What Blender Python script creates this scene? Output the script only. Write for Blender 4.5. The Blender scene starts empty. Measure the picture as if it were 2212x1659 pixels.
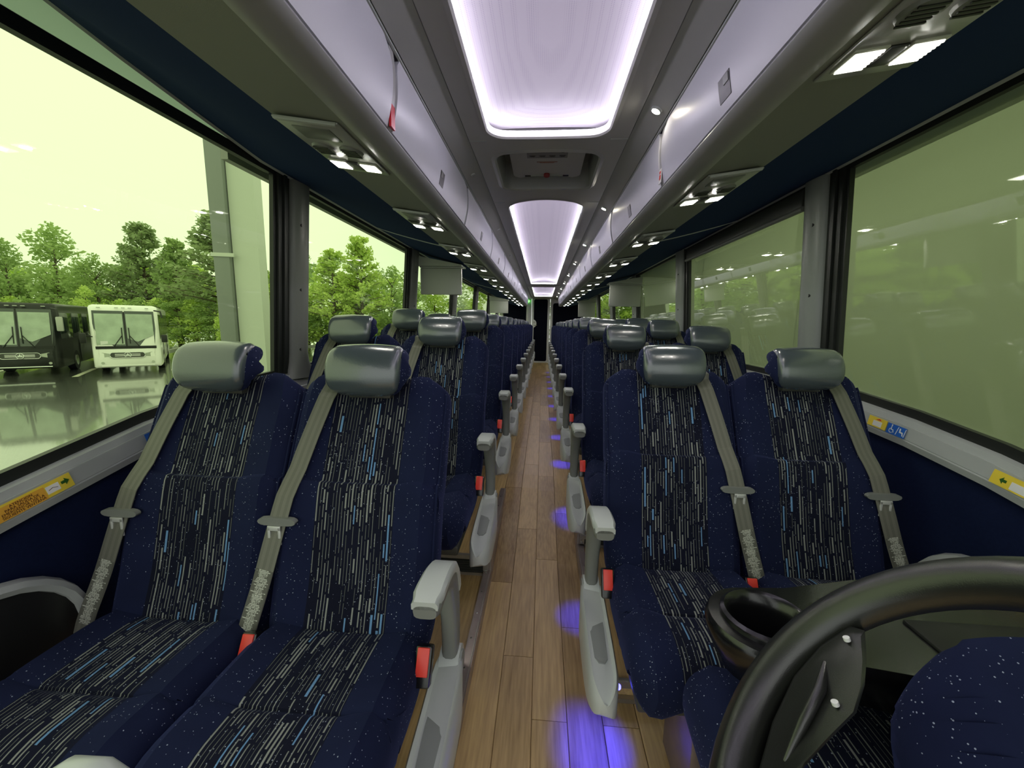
import bpy, bmesh, math, random
from mathutils import Vector, Matrix
random.seed(7)
PI = math.pi
sc = bpy.context.scene
COL = sc.collection

# ------------------------------------------------------------------ camera
FPX, CX, CY, HC = 863.0, 1106.0, 829.5, 1.30
def cam_basis(vx=1172.0, vy=700.0, roll=0.028):
    Y = Vector(((vx-CX)/FPX, -(vy-CY)/FPX, 1.0)).normalized()
    up = Vector((math.sin(roll), math.cos(roll), 0))
    Z = (up - Y*up.dot(Y)).normalized()
    X = Y.cross(Z)
    if X.x < 0: X = -X
    return X, Y, Z
_X, _Y, _Z = cam_basis()
RIGHT = Vector((_X.x, _Y.x, _Z.x)); UP = Vector((_X.y, _Y.y, _Z.y)); FWD = Vector((_X.z, _Y.z, _Z.z))
def at(px, py, axis, val):
    """world point on the plane axis=val seen at a photo pixel (used for surveying the distant things)"""
    d = RIGHT*((px-CX)/FPX) + UP*(-(py-CY)/FPX) + FWD
    o = Vector((0, 0, HC)); t = (val-o[axis])/d[axis]
    return o + d*t
cam = bpy.data.cameras.new('camera'); co = bpy.data.objects.new('camera', cam); COL.objects.link(co)
cam.lens = FPX/2212.0*36.0; cam.sensor_width = 36.0; cam.sensor_fit = 'HORIZONTAL'; cam.clip_start = 0.02; cam.clip_end = 400
m = Matrix.Identity(4)
for i in range(3):
    m[i][0] = RIGHT[i]; m[i][1] = UP[i]; m[i][2] = -FWD[i]
m[0][3], m[1][3], m[2][3] = 0, 0, HC
co.matrix_world = m
sc.camera = co

# ------------------------------------------------------------------ world, exposure
w = bpy.data.worlds.new('overcast_sky'); sc.world = w; w.use_nodes = True
nt = w.node_tree; nt.nodes.clear()
wo = nt.nodes.new('ShaderNodeOutputWorld'); bg = nt.nodes.new('ShaderNodeBackground')
tc = nt.nodes.new('ShaderNodeTexCoord'); sep = nt.nodes.new('ShaderNodeSeparateXYZ')
rp = nt.nodes.new('ShaderNodeValToRGB'); mr = nt.nodes.new('ShaderNodeMapRange')
mr.inputs['From Min'].default_value = -0.1; mr.inputs['From Max'].default_value = 0.8
nt.links.new(tc.outputs['Generated'], sep.inputs[0]); nt.links.new(sep.outputs['Z'], mr.inputs['Value'])
nt.links.new(mr.outputs[0], rp.inputs[0])
rp.color_ramp.elements[0].color = (0.86, 0.93, 0.86, 1); rp.color_ramp.elements[1].color = (1.0, 1.0, 0.97, 1)
nt.links.new(rp.outputs[0], bg.inputs[0]); bg.inputs[1].default_value = 0.43
nt.links.new(bg.outputs[0], wo.inputs[0])
sc.view_settings.view_transform = 'Standard'; sc.view_settings.look = 'None'
sc.view_settings.exposure = 1.75; sc.view_settings.gamma = 1.0; sc.view_settings.use_curve_mapping = False
LED = 8.0          # cove strips
READ = 22.0        # reading lamp lenses

# ------------------------------------------------------------------ materials
def new_mat(name):
    m = bpy.data.materials.new(name); m.use_nodes = True
    return m, m.node_tree, m.node_tree.nodes['Principled BSDF']
def mat(name, col, rough=0.6, metal=0.0, spec=0.5, coat=0.0, sheen=0.0, noise=None, bump=None, alpha=None):
    m, nt, b = new_mat(name)
    b.inputs['Base Color'].default_value = (*col, 1); b.inputs['Roughness'].default_value = rough
    b.inputs['Metallic'].default_value = metal; b.inputs['Specular IOR Level'].default_value = spec
    b.inputs['Coat Weight'].default_value = coat
    if sheen:
        b.inputs['Sheen Weight'].default_value = sheen; b.inputs['Sheen Roughness'].default_value = 0.4
        b.inputs['Sheen Tint'].default_value = (0.35, 0.45, 1.0, 1)
    if noise or bump:
        t = nt.nodes.new('ShaderNodeTexCoord'); n = nt.nodes.new('ShaderNodeTexNoise')
        nt.links.new(t.outputs['Object'], n.inputs['Vector'])
        n.inputs['Scale'].default_value = (noise or bump)[0]; n.inputs['Detail'].default_value = 5
        if noise:
            mx = nt.nodes.new('ShaderNodeMix'); mx.data_type = 'RGBA'
            a = noise[1]
            mx.inputs[6].default_value = (*[c*(1-a) for c in col], 1); mx.inputs[7].default_value = (*[min(1, c*(1+a)) for c in col], 1)
            nt.links.new(n.outputs['Fac'], mx.inputs[0]); nt.links.new(mx.outputs[2], b.inputs['Base Color'])
        if bump:
            n2 = nt.nodes.new('ShaderNodeTexNoise'); nt.links.new(t.outputs['Object'], n2.inputs['Vector'])
            n2.inputs['Scale'].default_value = bump[0]; n2.inputs['Detail'].default_value = 3
            bp = nt.nodes.new('ShaderNodeBump'); bp.inputs['Strength'].default_value = bump[1]; bp.inputs['Distance'].default_value = bump[2] if len(bump) > 2 else 0.002
            nt.links.new(n2.outputs['Fac'], bp.inputs['Height']); nt.links.new(bp.outputs[0], b.inputs['Normal'])
    return m
def emit(name, col, s):
    m, nt, b = new_mat(name)
    b.inputs['Base Color'].default_value = (0.8, 0.8, 0.8, 1)
    b.inputs['Emission Color'].default_value = (*col, 1); b.inputs['Emission Strength'].default_value = s
    return m
class N:
    """tiny node-math helper"""
    def __init__(s, nt): s.nt = nt
    def math(s, op, a, b=None, clamp=False):
        n = s.nt.nodes.new('ShaderNodeMath'); n.operation = op; n.use_clamp = clamp
        for i, v in enumerate((a, b)):
            if v is None: continue
            if isinstance(v, (int, float)): n.inputs[i].default_value = v
            else: s.nt.links.new(v, n.inputs[i])
        return n.outputs[0]
    def wn(s, a, b=0.0, c=0.0):
        x = s.nt.nodes.new('ShaderNodeCombineXYZ')
        for i, v in enumerate((a, b, c)):
            if isinstance(v, (int, float)): x.inputs[i].default_value = v
            else: s.nt.links.new(v, x.inputs[i])
        n = s.nt.nodes.new('ShaderNodeTexWhiteNoise'); n.noise_dimensions = '3D'
        s.nt.links.new(x.outputs[0], n.inputs['Vector']); return n.outputs['Value']
    def mix(s, f, a, b):
        n = s.nt.nodes.new('ShaderNodeMix'); n.data_type = 'RGBA'
        s.nt.links.new(f, n.inputs[0])
        for i, v in ((6, a), (7, b)):
            if isinstance(v, tuple): n.inputs[i].default_value = (*v, 1)
            else: s.nt.links.new(v, n.inputs[i])
        return n.outputs[2]

NAVY = (0.0085, 0.0125, 0.042)
def fabric(name, stripes, lint=1.0):
    m, nt, b = new_mat(name); k = N(nt); M = k.math
    uv = nt.nodes.new('ShaderNodeUVMap'); sp = nt.nodes.new('ShaderNodeSeparateXYZ'); nt.links.new(uv.outputs[0], sp.inputs[0])
    u, v = sp.outputs[0], sp.outputs[1]
    oi = nt.nodes.new('ShaderNodeObjectInfo'); rnd = oi.outputs['Random']
    tco = nt.nodes.new('ShaderNodeTexCoord')
    # plush mottling
    ns = nt.nodes.new('ShaderNodeTexNoise'); ns.inputs['Scale'].default_value = 9; ns.inputs['Detail'].default_value = 4
    nt.links.new(tco.outputs['Object'], ns.inputs['Vector'])
    base = k.mix(ns.outputs['Fac'], tuple(c*0.72 for c in NAVY), tuple(c*1.3 for c in NAVY))
    if stripes:
        off = M('MULTIPLY', rnd, 37.0)
        cu = M('DIVIDE', M('ADD', u, 10.0), 0.0084)
        colid = M('FLOOR', cu); fu = M('FRACT', cu)
        r0 = k.wn(colid, M('FLOOR', off), 1.0)
        L = M('ADD', M('MULTIPLY', r0, 0.045), 0.052)
        vv = M('ADD', M('DIVIDE', v, L), M('MULTIPLY', k.wn(colid, off, 2.0), 9.0))
        # uneven segment lengths: warp
        vv = M('ADD', vv, M('MULTIPLY', M('SINE', M('MULTIPLY', vv, 2.1)), 0.28))
        seg = M('FLOOR', vv); fv = M('FRACT', vv)
        r1 = k.wn(colid, seg, 3.0); r2 = k.wn(colid, seg, 4.0)
        wd = M('ADD', 0.065, M('MULTIPLY', M('POWER', r1, 2.6), 0.20))
        blue = M('GREATER_THAN', r2, 0.935)
        wd = M('ADD', wd, M('MULTIPLY', blue, 0.12)); keep = M('GREATER_THAN', k.wn(colid, seg, 7.0), 0.16)
        mu = M('LESS_THAN', M('ABSOLUTE', M('SUBTRACT', fu, 0.5)), wd)
        mv = M('MULTIPLY', M('GREATER_THAN', fv, 0.07), M('LESS_THAN', fv, 0.95))
        inner = M('LESS_THAN', M('ABSOLUTE', u), 0.104)
        mask = M('MULTIPLY', M('MULTIPLY', M('MULTIPLY', mu, mv), inner), keep)
        ground = k.mix(inner, base, k.mix(ns.outputs['Fac'], (0.004, 0.005, 0.012), (0.008, 0.009, 0.024)))
        grey = k.mix(r1, (0.11, 0.12, 0.11), (0.27, 0.28, 0.26))
        dash = k.mix(blue, grey, (0.14, 0.28, 0.50))
        base = k.mix(mask, ground, dash)
    # lint specks, clustered
    vo = nt.nodes.new('ShaderNodeTexVoronoi'); vo.inputs['Scale'].default_value = 230
    nt.links.new(tco.outputs['Object'], vo.inputs['Vector'])
    cl = nt.nodes.new('ShaderNodeTexNoise'); cl.inputs['Scale'].default_value = 7; nt.links.new(tco.outputs['Object'], cl.inputs['Vector'])
    sv = nt.nodes.new('ShaderNodeSeparateXYZ'); nt.links.new(vo.outputs['Color'], sv.inputs[0])
    dens = M('GREATER_THAN', sv.outputs[0], M('SUBTRACT', 1.27, M('MULTIPLY', cl.outputs['Fac'], 0.95*lint)))
    sz = M('LESS_THAN', vo.outputs['Distance'], M('ADD', 0.08, M('MULTIPLY', sv.outputs[1], 0.20)))
    lm = M('MULTIPLY', dens, sz)
    base = k.mix(M('MULTIPLY', lm, 0.75), base, (0.45, 0.5, 0.62))
    nt.links.new(base, b.inputs['Base Color'])
    b.inputs['Roughness'].default_value = 0.9; b.inputs['Specular IOR Level'].default_value = 0.15
    b.inputs['Sheen Weight'].default_value = 0.10; b.inputs['Sheen Roughness'].default_value = 0.45
    b.inputs['Sheen Tint'].default_value = (0.25, 0.32, 0.95, 1)
    nb = nt.nodes.new('ShaderNodeTexNoise'); nb.inputs['Scale'].default_value = 700; nt.links.new(tco.outputs['Object'], nb.inputs['Vector'])
    bp = nt.nodes.new('ShaderNodeBump'); bp.inputs['Strength'].default_value = 0.25; bp.inputs['Distance'].default_value = 0.001
    nt.links.new(nb.outputs['Fac'], bp.inputs['Height']); nt.links.new(bp.outputs[0], b.inputs['Normal'])
    return m
F_STRIPE = fabric('striped_plush_fabric', True); F_PLAIN = fabric('navy_plush_fabric', False)
LEATHER = mat('slate_leather', (0.065, 0.082, 0.092), 0.23, spec=1.0, coat=0.35, noise=(6, 0.12), bump=(260, 0.25, 0.0012))
STRAP = None
def strap_mat(name, label):
    m, nt, b = new_mat(name); k = N(nt); M = k.math
    uv = nt.nodes.new('ShaderNodeUVMap'); sp = nt.nodes.new('ShaderNodeSeparateXYZ'); nt.links.new(uv.outputs[0], sp.inputs[0])
    u, v = sp.outputs[0], sp.outputs[1]
    if not label:
        f = M('FRACT', M('MULTIPLY', u, 62.0))
        c = k.mix(M('GREATER_THAN', f, 0.5), (0.13, 0.13, 0.105), (0.16, 0.16, 0.13))
        wv = M('FRACT', M('MULTIPLY', v, 600.0))
        bp = nt.nodes.new('ShaderNodeBump'); bp.inputs['Strength'].default_value = 0.5; bp.inputs['Distance'].default_value = 0.0008
        nt.links.new(wv, bp.inputs['Height']); nt.links.new(bp.outputs[0], b.inputs['Normal'])
        b.inputs['Roughness'].default_value = 0.55
    else:
        row = M('FLOOR', M('MULTIPLY', v, 300.0)); fr = M('FRACT', M('MULTIPLY', v, 300.0))
        wide = M('ADD', 0.010, M('MULTIPLY', k.wn(row, 5.0, 1.0), 0.010))
        ink = M('MULTIPLY', M('LESS_THAN', M('ABSOLUTE', u), wide), M('LESS_THAN', fr, 0.62))
        brk = M('GREATER_THAN', k.wn(M('FLOOR', M('MULTIPLY', u, 700.0)), row, 2.0), 0.18)
        c = k.mix(M('MULTIPLY', ink, brk), (0.12, 0.12, 0.10), (0.62, 0.64, 0.55))
        b.inputs['Roughness'].default_value = 0.35
    nt.links.new(c, b.inputs['Base Color'])
    return m
STRAP = strap_mat('grey_webbing', False); STRAPLABEL = strap_mat('printed_belt_label', True)
SILVER = mat('silver_grey_plastic', (0.52, 0.55, 0.53), 0.32, spec=0.5, coat=0.2)
SILVERD = mat('dark_armrest_plastic', (0.21, 0.22, 0.205), 0.4)
GREYP = mat('grey_inset_plastic', (0.25, 0.265, 0.255), 0.45)
TONGUE = mat('satin_steel_tongue', (0.72, 0.73, 0.70), 0.38, metal=0.35)
CHROME = mat('chrome_steel', (0.75, 0.76, 0.74), 0.15, metal=1.0)
BLACKP = mat('black_gloss_plastic', (0.006, 0.006, 0.007), 0.22, spec=0.6, bump=(300, 0.2, 0.0006))
BLACKM = mat('black_matt_rubber', (0.006, 0.007, 0.006), 0.5)
WHEELM = mat('steering_wheel_polyurethane', (0.014, 0.015, 0.013), 0.29, spec=0.75, bump=(900, 0.25, 0.0006))
RED = mat('red_release_button', (0.75, 0.05, 0.035), 0.35)
DARKP = mat('dark_grey_plastic', (0.05, 0.052, 0.045), 0.4)
STEEL = mat('brushed_stainless', (0.42, 0.40, 0.36), 0.35, metal=0.85, noise=(20, 0.15))
STEELD = mat('brown_stained_trim', (0.30, 0.25, 0.24), 0.3, metal=0.6, noise=(20, 0.2))
CEILG = mat('grey_ceiling_laminate', (0.42, 0.42, 0.41), 0.42, spec=0.5, bump=(900, 0.12, 0.0005))
CEILS = mat('grey_satin_rail', (0.36, 0.365, 0.355), 0.25, spec=0.6)
BINW = mat('white_locker_laminate', (0.56, 0.56, 0.62), 0.38, spec=0.5)
UNDERG = mat('olive_grey_textured_panel', (0.24, 0.25, 0.215), 0.6, bump=(700, 0.3, 0.0006))
LIPG = mat('grey_lip_extrusion', (0.34, 0.34, 0.34), 0.38, spec=0.6)
BLUEC = mat('blue_carpeted_panel', (0.018, 0.037, 0.105), 0.95, spec=0.1, bump=(900, 0.5, 0.001))
WALLC = mat('navy_wall_carpet', (0.007, 0.012, 0.042), 0.95, spec=0.1, noise=(120, 0.25), bump=(900, 0.5, 0.001))
RAILG = mat('grey_sill_extrusion', (0.42, 0.44, 0.43), 0.45)
PILL = mat('dark_grey_pillar_cover', (0.17, 0.178, 0.165), 0.4, bump=(500, 0.3, 0.0006))
PILLR = mat('grey_pillar_cover', (0.22, 0.235, 0.225), 0.4, bump=(500, 0.3, 0.0006))
GASK = mat('black_window_rubber', (0.012, 0.014, 0.012), 0.45)
FRAMEW = mat('light_grey_partition', (0.72, 0.72, 0.74), 0.5)
DARKN = mat('dark_navy_panel', (0.003, 0.004, 0.012), 0.85, spec=0.1)
YEL = mat('yellow_sticker', (0.86, 0.66, 0.06), 0.4)
ORA = mat('amber_sticker', (0.80, 0.42, 0.05), 0.4)
WHT = mat('white_print', (0.8, 0.8, 0.78), 0.5)
INKB = mat('brown_ink', (0.08, 0.02, 0.006), 0.6)
GRN = mat('green_print', (0.02, 0.10, 0.01), 0.5)
BLU = mat('blue_sticker', (0.02, 0.13, 0.55), 0.4)
MONW = mat('pale_monitor_shell', (0.34, 0.36, 0.32), 0.5)
VENTD = mat('black_vent_louvre', (0.012, 0.012, 0.012), 0.4)
LENS = emit('lit_reading_lens', (1.0, 0.98, 0.86), 1.1)
BULB = emit('reading_bulb', (1.0, 0.98, 0.88), READ*3.6)
LENSD = mat('ribbed_clear_lens', (0.55, 0.57, 0.5), 0.15)
DOWN = emit('lit_downlight', (1.0, 0.93, 0.72), 40.0)
LEDM = emit('violet_white_led_strip', (0.90, 0.84, 1.0), LED)
BLED = emit('blue_courtesy_led', (0.06, 0.06, 1.0), 3.0)
EXITM = emit('lit_exit_sign_green', (0.15, 0.9, 0.12), 1.3)

def diffuser_mat():
    m, nt, b = new_mat('perforated_ceiling_diffuser'); k = N(nt); M = k.math
    tco = nt.nodes.new('ShaderNodeTexCoord'); vo = nt.nodes.new('ShaderNodeTexVoronoi'); vo.inputs['Scale'].default_value = 170
    vo.inputs['Randomness'].default_value = 0.0
    nt.links.new(tco.outputs['Object'], vo.inputs['Vector'])
    c = k.mix(M('LESS_THAN', vo.outputs['Distance'], 0.28), (0.27, 0.255, 0.275), (0.18, 0.165, 0.20))
    nt.links.new(c, b.inputs['Base Color']); b.inputs['Roughness'].default_value = 0.45
    b.inputs['Emission Color'].default_value = (0.80, 0.70, 0.93, 1); b.inputs['Emission Strength'].default_value = 0.085
    return m
DIFF = diffuser_mat()
def glass_mat(name, tint, gl=1.0):
    m = bpy.data.materials.new(name); m.use_nodes = True; nt = m.node_tree; nt.nodes.clear()
    o = nt.nodes.new('ShaderNodeOutputMaterial'); t = nt.nodes.new('ShaderNodeBsdfTransparent'); g = nt.nodes.new('ShaderNodeBsdfGlossy')
    t.inputs[0].default_value = (*tint, 1); g.inputs['Roughness'].default_value = 0.02; g.inputs[0].default_value = (0.95, 1, 0.9, 1)
    k = N(nt); ge = nt.nodes.new('ShaderNodeNewGeometry'); dt = nt.nodes.new('ShaderNodeVectorMath'); dt.operation = 'DOT_PRODUCT'
    nt.links.new(ge.outputs['Normal'], dt.inputs[0]); nt.links.new(ge.outputs['Incoming'], dt.inputs[1])
    cth = k.math('ABSOLUTE', dt.outputs['Value'])
    fr = k.math('ADD', .045, k.math('MULTIPLY', .955, k.math('POWER', k.math('SUBTRACT', 1.0, cth), 5.0)))
    mu_out = k.math('MULTIPLY', fr, gl, clamp=True)
    mx = nt.nodes.new('ShaderNodeMixShader')
    nt.links.new(mu_out, mx.inputs[0])
    nt.links.new(t.outputs[0], mx.inputs[1]); nt.links.new(g.outputs[0], mx.inputs[2]); nt.links.new(mx.outputs[0], o.inputs[0])
    return m
GLASS = glass_mat('green_tinted_window_glass', (0.74, 0.87, 0.50), 1.0)
def mist_glass():
    m = glass_mat('misted_green_window_glass', (0.50, 0.60, 0.31), 4.5); nt = m.node_tree
    # a veil of condensation on the pane
    out = nt.nodes['Material Output']; prev = out.inputs[0].links[0].from_socket
    d = nt.nodes.new('ShaderNodeBsdfDiffuse'); d.inputs[0].default_value = (0.62, 0.74, 0.42, 1)
    tl = nt.nodes.new('ShaderNodeBsdfTranslucent'); tl.inputs[0].default_value = (0.50, 0.62, 0.33, 1)
    ms = nt.nodes.new('ShaderNodeMixShader'); ms.inputs[0].default_value = 0.75
    nt.links.new(d.outputs[0], ms.inputs[1]); nt.links.new(tl.outputs[0], ms.inputs[2])
    mx = nt.nodes.new('ShaderNodeMixShader'); mx.inputs[0].default_value = 0.30
    nt.links.new(prev, mx.inputs[1]); nt.links.new(ms.outputs[0], mx.inputs[2]); nt.links.new(mx.outputs[0], out.inputs[0])
    return m
GLASSR = mist_glass()
def wood_mat():
    m, nt, b = new_mat('oak_plank_vinyl'); k = N(nt)
    tco = nt.nodes.new('ShaderNodeTexCoord'); mp = nt.nodes.new('ShaderNodeMapping'); nt.links.new(tco.outputs['Object'], mp.inputs[0])
    mp.inputs['Scale'].default_value = (1.0, 0.06, 1.0)
    oi = nt.nodes.new('ShaderNodeObjectInfo')
    cx = nt.nodes.new('ShaderNodeCombineXYZ'); nt.links.new(k.math('MULTIPLY', oi.outputs['Random'], 20.0), cx.inputs[2])
    va = nt.nodes.new('ShaderNodeVectorMath'); va.operation = 'ADD'; nt.links.new(mp.outputs[0], va.inputs[0]); nt.links.new(cx.outputs[0], va.inputs[1])
    n = nt.nodes.new('ShaderNodeTexNoise'); n.inputs['Scale'].default_value = 110; n.inputs['Detail'].default_value = 6; nt.links.new(va.outputs[0], n.inputs['Vector'])
    n2 = nt.nodes.new('ShaderNodeTexNoise'); n2.inputs['Scale'].default_value = 18; n2.inputs['Detail'].default_value = 3; nt.links.new(va.outputs[0], n2.inputs['Vector'])
    f = k.math('ADD', k.math('MULTIPLY', n.outputs['Fac'], 0.6), k.math('MULTIPLY', n2.outputs['Fac'], 0.4))
    f = k.math('ADD', f, k.math('MULTIPLY', k.math('SUBTRACT', oi.outputs['Random'], 0.5), 0.30), clamp=True)
    r = nt.nodes.new('ShaderNodeValToRGB'); e = r.color_ramp.elements
    e[0].position = 0.25; e[0].color = (0.25, 0.155, 0.06, 1); e[1].position = 0.75; e[1].color = (0.60, 0.42, 0.19, 1)
    nt.links.new(f, r.inputs[0]); nt.links.new(r.outputs[0], b.inputs['Base Color'])
    b.inputs['Roughness'].default_value = 0.36; b.inputs['Specular IOR Level'].default_value = 0.45
    bp = nt.nodes.new('ShaderNodeBump'); bp.inputs['Strength'].default_value = 0.2; bp.inputs['Distance'].default_value = 0.001
    nt.links.new(n.outputs['Fac'], bp.inputs['Height']); nt.links.new(bp.outputs[0], b.inputs['Normal'])
    return m
WOOD = wood_mat()

# ------------------------------------------------------------------ mesh building
class MB:
    def __init__(s): s.v = []; s.f = []; s.m = []; s.uv = {}; s.sm = []
    def add(s, vs, fs, mi=0, uvs=None, smooth=True):
        o = len(s.v); s.v += [tuple(v) for v in vs]
        for j, f in enumerate(fs):
            if uvs is not None: s.uv[len(s.f)] = [uvs[i] for i in f]
            s.f.append(tuple(o+i for i in f)); s.m.append(mi if isinstance(mi, int) else mi[j]); s.sm.append(smooth)
        return s
    def box(s, a, b, mi=0, bev=0.0, rot=None, piv=None):
        x0, x1 = sorted((a[0], b[0])); y0, y1 = sorted((a[1], b[1])); z0, z1 = sorted((a[2], b[2]))
        if bev <= 0:
            vs = [(x, y, z) for x in (x0, x1) for y in (y0, y1) for z in (z0, z1)]
            fs = [(0, 1, 3, 2), (4, 6, 7, 5), (0, 4, 5, 1), (2, 3, 7, 6), (0, 2, 6, 4), (1, 5, 7, 3)]
        else:
            bm = bmesh.new(); bmesh.ops.create_cube(bm, size=1)
            for q in bm.verts:
                q.co = Vector(((x0+x1)/2+q.co.x*(x1-x0), (y0+y1)/2+q.co.y*(y1-y0), (z0+z1)/2+q.co.z*(z1-z0)))
            be = min(bev, 0.49*min(x1-x0, y1-y0, z1-z0))
            bmesh.ops.bevel(bm, geom=bm.edges[:], offset=be, segments=2, profile=0.5, affect='EDGES')
            vs = [q.co.copy() for q in bm.verts]; fs = [[q.index for q in f.verts] for f in bm.faces]; bm.free()
        if rot is not None:
            p = Vector(piv if piv else ((x0+x1)/2, (y0+y1)/2, (z0+z1)/2))
            vs = [p + rot @ (Vector(q)-p) for q in vs]
        return s.add(vs, fs, mi, smooth=bev > 0)
    def loft(s, rings, mi=0, closed=True, cap=True, uvs=None, smooth=True):
        n = len(rings[0]); vs = [q for r in rings for q in r]; fs = []; uu = None
        if uvs: uu = [q for r in uvs for q in r]
        e = n if closed else n-1
        for i in range(len(rings)-1):
            for j in range(e):
                a = i*n+j; b2 = i*n+(j+1) % n
                fs.append((a, b2, b2+n, a+n))
        ms = mi
        if callable(mi): ms = [mi(i, j) for i in range(len(rings)-1) for j in range(e)]
        if cap and closed:
            fs.append(tuple(range(n-1, -1, -1))); fs.append(tuple((len(rings)-1)*n+j for j in range(n)))
            if isinstance(ms, list): ms += [0, 0]
        return s.add(vs, fs, ms, uu, smooth)
    def tube(s, pts, r, seg=10, mi=0, sx=1.0, up=Vector((0, 0, 1)), cap=True):
        pts = [Vector(p) for p in pts]; rings = []
        for i, p in enumerate(pts):
            t = (pts[min(i+1, len(pts)-1)]-pts[max(i-1, 0)]).normalized()
            a = t.cross(up)
            if a.length < 1e-4: a = t.cross(Vector((1, 0, 0)))
            a.normalize(); b2 = a.cross(t).normalized()
            rr = r[i] if isinstance(r, (list, tuple)) else r
            rings.append([p + a*math.cos(2*PI*j/seg)*rr*sx + b2*math.sin(2*PI*j/seg)*rr for j in range(seg)])
        return s.loft(rings, mi, cap=cap)
    def disc(s, c, r, nrm, th, seg=20, mi=0):
        n = Vector(nrm).normalized(); c = Vector(c)
        return s.tube([c-n*th/2, c+n*th/2], r, seg, mi, up=Vector((0, 0, 1)) if abs(n.z) < 0.9 else Vector((1, 0, 0)))
    def prism(s, outline, ext, mi=0, smooth=False):
        ext = Vector(ext); r0 = [Vector(p) for p in outline]; r1 = [p+ext for p in r0]
        return s.loft([r0, r1], mi, smooth=smooth)
    def obj(s, name, mats, parent=None, bevel=None, sub=0, auto=True):
        me = bpy.data.meshes.new(name); me.from_pydata(s.v, [], s.f)
        mats = mats if isinstance(mats, (list, tuple)) else [mats]
        for q in mats: me.materials.append(q)
        me.polygons.foreach_set('material_index', s.m)
        me.polygons.foreach_set('use_smooth', s.sm)
        if s.uv:
            ul = me.uv_layers.new(name='UVMap')
            for fi, uvs in s.uv.items():
                p = me.polygons[fi]
                for k2, li in enumerate(p.loop_indices): ul.data[li].uv = uvs[k2]
        me.update()
        bm = bmesh.new(); bm.from_mesh(me); bmesh.ops.recalc_face_normals(bm, faces=bm.faces[:])
        bm.to_mesh(me); bm.free()
        if auto and any(s.sm):
            try: me.set_sharp_from_angle(angle=math.radians(42))
            except Exception: pass
        o = bpy.data.objects.new(name, me); COL.objects.link(o)
        if parent: o.parent = parent
        if sub:
            md = o.modifiers.new('smooth', 'SUBSURF'); md.levels = sub; md.render_levels = sub
        return o
def tag(o, label, cat, group=None, kind=None):
    o['label'] = label; o['category'] = cat
    if group: o['group'] = group
    if kind: o['kind'] = kind
    return o
def thing(name, label, cat, loc=(0, 0, 0), rotz=0, group=None):
    o = bpy.data.objects.new(name, None); o.empty_display_size = 0.05; COL.objects.link(o)
    o.location = loc; o.rotation_euler = (0, 0, rotz)
    return tag(o, label, cat, group)
def struct(o, label=None, cat=None):
    o['kind'] = 'structure'
    if label: o['label'] = label
    if cat: o['category'] = cat
    return o
def copy_tree(o, parent=None, link=True):
    c = o.copy(); COL.objects.link(c)
    if parent: c.parent = parent
    for ch in list(o.children): copy_tree(ch, c)
    return c
def text_mesh(name, txt, size, mtx, material, parent=None, align='LEFT', thick=0.0002, spacing=1.0):
    cu = bpy.data.curves.new(name, 'FONT'); cu.body = txt; cu.size = size; cu.align_x = align; cu.extrude = thick; cu.space_line = spacing
    cu.resolution_u = 2
    to = bpy.data.objects.new(name+'_tmp', cu); COL.objects.link(to)
    dg = bpy.context.evaluated_depsgraph_get(); dg.update()
    me = bpy.data.meshes.new_from_object(to.evaluated_get(dg)); bpy.data.objects.remove(to)
    me.transform(mtx); me.materials.clear(); me.materials.append(material); me.name = name
    o = bpy.data.objects.new(name, me); COL.objects.link(o)
    if parent: o.parent = parent
    return o
def frame_mtx(origin, ux, uy):
    ux = Vector(ux).normalized(); uy = Vector(uy).normalized(); uz = ux.cross(uy).normalized(); uy = uz.cross(ux)
    m = Matrix.Identity(4)
    for i in range(3): m[i][0] = ux[i]; m[i][1] = uy[i]; m[i][2] = uz[i]; m[i][3] = origin[i]
    return m
def lerp(a, b, t): return a+(b-a)*t
def interp(tab, x):
    if x <= tab[0][0]: return tab[0][1]
    for (a, b), (c, d) in zip(tab, tab[1:]):
        if x <= c: return b+(d-b)*(x-a)/(c-a)
    return tab[-1][1]

# ================================================================== THE COACH SHELL
YF, YR = -0.55, 12.2
SILL = [(-.5, .70), (.3, .85), (.765, .945), (1.1, 1.012), (1.35, 1.045), (1.6, 1.065), (2.0, 1.08), (2.6, 1.085), (13, 1.085)]
def sill(y): return interp(SILL, y)
def wx(z): return 1.22 - 0.06*(z-1.07)/0.85 if z > 1.07 else 1.22
WTOP = 1.905
def zfl(y): return interp([(1.85, 0.0), (2.05, .012), (2.75, .125), (2.95, .14), (13, .14)], y)
ys = [-.55, -.3, 0, .3, .55, .765, .95, 1.1, 1.35, 1.6, 1.8, 2.0, 2.6] + [3+0.8*i for i in range(12)] + [12.2]

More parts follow.
